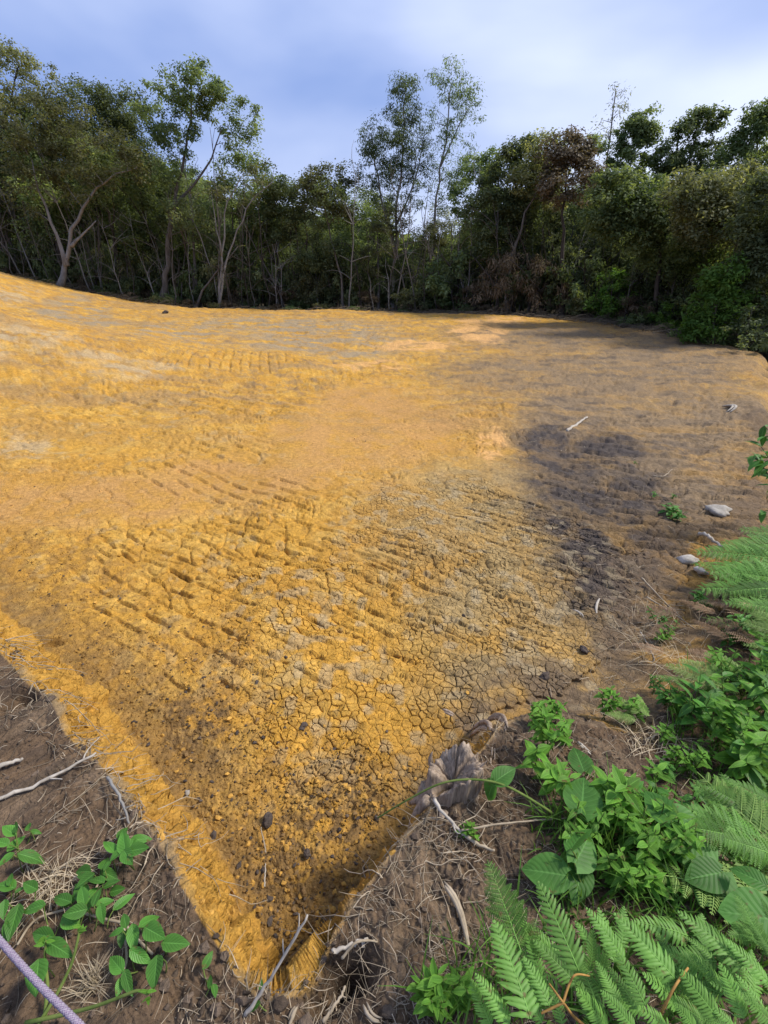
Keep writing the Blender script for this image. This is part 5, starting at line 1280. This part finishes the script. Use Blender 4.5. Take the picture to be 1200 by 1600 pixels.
stick('straw lying over soil between stump and herbs', [(720, 1308), (800, 1296), (900, 1288)], .0032, M_STRAW, z=.03)
stick('short stick on the soil below the pit corner', [(505, 1600), (530, 1565), (540, 1545)], .004, M_STRAW)
stick('pale twig poking from the right pit wall', [(520, 1490, .0), (552, 1478), (575, 1470)], .005, M_STICK)
stick('arched root over the dark hole right of the pit corner', [(535, 1500), (560, 1482, .02), (590, 1475)], .0035, M_STRAW, side=0)
stick('grey twig tangle on the brown ground at right', [(1020, 745), (1035, 750, .03), (1048, 742, .05)], .007, M_STRAW, side=5)

def stone(label, u, v, wpx, flat, mat, seed, name='stone', cat='stone'):
    g = gp(u, v); dep = g[1] * CS + (ZC - g[2]) * SN; w = wpx * dep / FPX / 2
    o = mobj(name, blobmesh(seed, name, mat, 3, 1, .55)); o.scale = (w, w * .7, w * flat); o.location = g + np.array([0, 0, w * flat * .35]); o.rotation_euler = (rf.normal(0, .2), rf.normal(0, .2), rf.uniform(0, 3))
    tag(o, label, cat)
stone('large pale flat stone at the right edge of the pad', 1123, 800, 48, .32, M_ROCK, 31)
stone('pale stone touching the bracken bed', 1077, 878, 30, .5, M_ROCK, 32)
stone('smaller pale stone right of the one by the bracken', 1094, 893, 22, .45, M_ROCK, 33)
stone('small light pebble at the foot of the left cut', 293, 1240, 11, .7, M_ROCK, 34, 'pebble', 'pebble')
stone('white chip of stone among the herbs on the clay edge', 838, 1112, 10, .6, M_ROCK, 35, 'pebble', 'pebble')
for u, v, w, lab in [(913, 1017, 17, 'dark brown clod on the bare slope at right'), (851, 1058, 17, 'black clod on the clay above the herbs'), (474, 1136, 14, 'dark clod on the yellow cracked clay'), (418, 1283, 20, 'charred dark lump on the rubble'), (447, 1027, 7, 'tiny black clod among the track marks'), (480, 1335, 14, 'dark clod in the rubble near the pit corner'), (258, 490, 10, 'dark stump like lump at the far edge of the pad')]:
    stone(lab, u, v, w, .6, M_CLOD[2], int(u), 'clod', 'clod')

def rope():
    P = smooth_path([at_z(u, v, z) for u, v, z in [(-160, 1290, .50), (-60, 1400, .50), (0, 1470, .50), (60, 1537, .50), (125, 1602, .49), (200, 1680, .47)]], 200)
    m = MB(); L = np.concatenate([[0], np.cumsum(np.linalg.norm(np.diff(P, axis=0), axis=1))])
    S = np.linspace(0, L[-1], 420); Q = np.stack([np.interp(S, L, P[:, i]) for i in range(3)], 1)
    T = np.gradient(Q, axis=0); T /= np.linalg.norm(T, axis=1)[:, None]; A = np.cross(T, [0, 0, 1]); A /= np.linalg.norm(A, axis=1)[:, None]; B = np.cross(A, T)
    for k in range(6):
        for sg in (1, -1):
            ph = S / .016 * sg * 2 * math.pi / 2 + k * math.pi / 3 + (0.5 if sg < 0 else 0)
            rr = .0042 + .0006 * np.sin(S / .016 * 2 * math.pi * 3 + k * 2.1 + (0 if sg > 0 else math.pi))
            c = (1.0, 1.0, 1.0) if sg > 0 else (.72, .62, .78)
            m.tube(Q + (np.cos(ph) * rr)[:, None] * A + (np.sin(ph) * rr)[:, None] * B, .0021, 4, c)
    o = m.obj('rope', M_ROPE); tag(o, 'lilac braided rope crossing the lower left corner', 'rope')
M_ROPE = wood_mat('rope_lilac', (.24, .205, .25), (.38, .34, .39), (200, 200, 200), dist=.0005)
rope()

# ------------------------------------------------------------------ litter: straw, rootlets, grass
def in_view(x, y, z=.3, m=60):
    dep = y * CS + (ZC - z) * SN
    return (dep > .1) & (np.abs(FPX * x / np.maximum(dep, .1)) < 600 + m)
def litter():
    r = np.random.default_rng(15); m = MB()
    n = 90000
    th = np.radians(r.uniform(-75, 75, n)); R = .15 + 6.5 * r.random(n) ** 1.7
    x = np.sin(th) * R; y = np.cos(th) * R
    d, H, W = pad_dist(x, y); ok = in_view(x, y)
    soil = np.maximum(blobs(x, y, Z_SOIL, .6, .6, 270), blobs(x, y, Z_DARK, .6, .6, 260) * .5)
    pr = np.where(d > W * .95, 1.0, np.clip(soil * .8 + ss(-.6, 0, d) * (x > .3) * .35, .0, 1)) * (.35 + .9 * ss(.4, .6, noise(x * 4, y * 4, 77)))
    sel = np.nonzero(ok & (r.random(n) < pr))[0][:11000]
    z = terrain(x[sel], y[sel])[0]
    for k, i in enumerate(sel):
        L = r.uniform(.008, .055) * (1 + .12 * R[i]) * (2.2 if r.random() < .06 else 1); a = r.uniform(0, 6.28); e = r.normal(.05, .18)
        p = np.array([x[i], y[i], z[k] + .003]); q = p + np.array([math.cos(a), math.sin(a), max(-.1, e)]) * L
        rad = r.uniform(.0003, .0010) * (1 + .25 * R[i])
        m.tube(bend(p, q, r.normal(.02, .08), r, 4), rad * np.array([1, 1, .8, .4]), 3, np.ones(3) * r.uniform(.35, 1.5), cap=False)
    tag(m.obj('straw_litter', M_STRAW), 'dry straw and rootlets strewn over the dark soil', kind='stuff')
    # crumbs of dark soil on the banks
    import bmesh
    bm = bmesh.new(); bmesh.ops.create_icosphere(bm, subdivisions=1, radius=1)
    V0 = np.array([v.co[:] for v in bm.verts]); T0 = np.array([[v.index for v in f.verts] for f in bm.faces]); bm.free()
    m = MB(); sel = np.nonzero(ok & (d > W * .8) & (R < 3))[0][:4500]; z = terrain(x[sel], y[sel])[0]
    for k, i in enumerate(sel):
        s = .002 + .004 * r.random() ** 2 + .010 * r.random() ** 12
        V = V0 * (1 + r.normal(0, .2, (len(V0), 1))) * s * np.array([r.uniform(.7, 1.4), r.uniform(.7, 1.4), .8]) + np.array([x[i], y[i], z[k] + s * .2])
        m.add(V, None, T0, np.array([.10, .073, .052]) * r.uniform(.5, 1.6))
    tag(m.obj('bank_crumbs', M_SOIL, GROUND, smooth=False), kind='stuff')
litter()

def rootlets():
    r = np.random.default_rng(16); m = MB()
    for i in range(240):                                    # fine roots dangling over the lip of both cuts
        if i < 170: t = r.random(); a, b = np.array([-.50, .72]), np.array([-1.75, 1.65]); nrm = np.array([.6, .8])
        else: t = r.random(); a, b = np.array([-.12, .60]), np.array([.30, 1.0]); nrm = np.array([-.8, .6])
        p = a + (b - a) * t + r.normal(0, .05, 2); g = gz(*p)
        P = [np.array([p[0], p[1], g + .004])]
        d = np.append(nrm * r.uniform(-.4, 1) + r.normal(0, .7, 2), 0); d /= np.linalg.norm(d)
        for k in range(6):
            d = d + r.normal(0, .35, 3) * np.array([1, 1, .2]); d /= np.linalg.norm(d)
            q = P[-1] + d * r.uniform(.012, .035); q[2] = max(gz(q[0], q[1]) + .003, P[-1][2] - .02) + r.uniform(0, .008); P.append(q)
        m.tube(np.array(P), np.linspace(.0015, .0006, 7) * r.uniform(.6, 1.6), 3, np.ones(3) * r.uniform(.5, 1.3), cap=False)
    tag(m.obj('rootlets', M_STRAW), 'fine pale rootlets dangling over the lips of the cut', kind='stuff')
rootlets()

def blades(name, label, spots, mat, L, n, w, cat=None, kind=None, lean=.5, spread=.02):
    r = rf; m = MB()
    base = gp(*spots[0][:2])
    for (u, v) in spots:
        g = gp(u, v)
        for i in range(n):
            a = r.uniform(0, 6.28); l = L * r.uniform(.5, 1.2); e = r.uniform(.1, lean)
            p = g + np.array([r.normal(0, spread), r.normal(0, spread), 0]) - base; p[2] = g[2] - base[2]
            dx, dy = math.cos(a), math.sin(a); sx, sy = -dy, dx
            V = []; 
            for k in range(5):
                t = k / 4; ww = w * (1 - t) ** .7 * .5 + .0002
                c = p + np.array([dx, dy, 0]) * l * e * t ** 1.6 + np.array([0, 0, 1]) * l * t * (1 - .45 * e * t)
                V += [c + np.array([sx, sy, 0]) * ww, c - np.array([sx, sy, 0]) * ww]
            m.add(V, [(2 * k, 2 * k + 1, 2 * k + 3, 2 * k + 2) for k in range(4)], None, (np.clip(r.normal(.5, .25), 0, 1), 0, 0))
    o = m.obj(name, mat); o.location = base
    return tag(o, label, cat, None, kind)
M_DRYG = foliage_mat('grass_dry', (.30, .235, .15), (.56, .47, .34), trans=.2, rough=.7, spec=.1)
blades('dry_grass_tuft', 'bleached dry grass tuft in the lower left corner', [(145, 1540)], M_DRYG, .055, 110, .0018, 'grass', lean=1.3, spread=.012)
blades('dry_grass_tuft', 'flattened dry grass above the creeping vine', [(75, 1400), (100, 1375), (60, 1385)], M_DRYG, .06, 45, .002, 'grass', lean=2.6, spread=.03)
blades('dry_grass_tuft', 'flattened dry grass among the herbs on the right slope', [(1000, 1165), (1040, 1175), (1020, 1150), (1060, 1190)], M_DRYG, .09, 30, .002, 'grass', lean=2.8, spread=.05)
blades('dry_grass_tuft', 'dry straw clump on the brown slope between bracken and dark stain', [(1000, 960), (1040, 1000), (1070, 1040), (1020, 1040), (1085, 985), (1000, 1010)], M_DRYG, .13, 26, .0024, 'grass', lean=2.8, spread=.06)
blades('grass', 'green grass blades among ferns and herbs at lower right', [(800, 1500), (780, 1540), (760, 1580), (820, 1580), (740, 1560), (720, 1590), (950, 1330), (970, 1350), (930, 1350), (990, 1290), (1010, 1310), (930, 1270), (1100, 1190), (1150, 1180), (1060, 1150), (870, 1330), (1180, 1240), (860, 1300), (1030, 1390), (690, 1570), (890, 1410), (1130, 1260)], M_GRASS, .14, 22, .0045, kind='stuff', lean=.9, spread=.03)
blades('grass', 'short weedy ground cover on the shaded right bank', [(rf.uniform(1080, 1250), rf.uniform(1010, 1400)) for _ in range(45)] + [(rf.uniform(880, 1200), rf.uniform(1260, 1600)) for _ in range(45)], M_GRASS, .09, 16, .006, kind='stuff', lean=1.2, spread=.05)
# the growth goes on to the right, out of the picture
ro = np.random.default_rng(63)
for i in range(16):
    x, y = ro.uniform(1.05, 3.4), ro.uniform(.1, 2.6)
    if abs(FPX * x / (y * CS + 1.3 * SN)) < 640: continue
    g = np.array([x, y, gz(x, y)])
    o = empty('bracken_fern', g, 'green bracken clump further along the right bank', 'fern', 'bracken further along the right bank')
    for k in range(6):
        a = ro.uniform(0, 6.28); d = np.array([math.cos(a), math.sin(a), ro.uniform(.15, .6)])
        put(o, 'frond', (FIN + FINP)[ro.integers(4)], g + np.array([0, 0, .05]), d, ro.uniform(.3, .5))
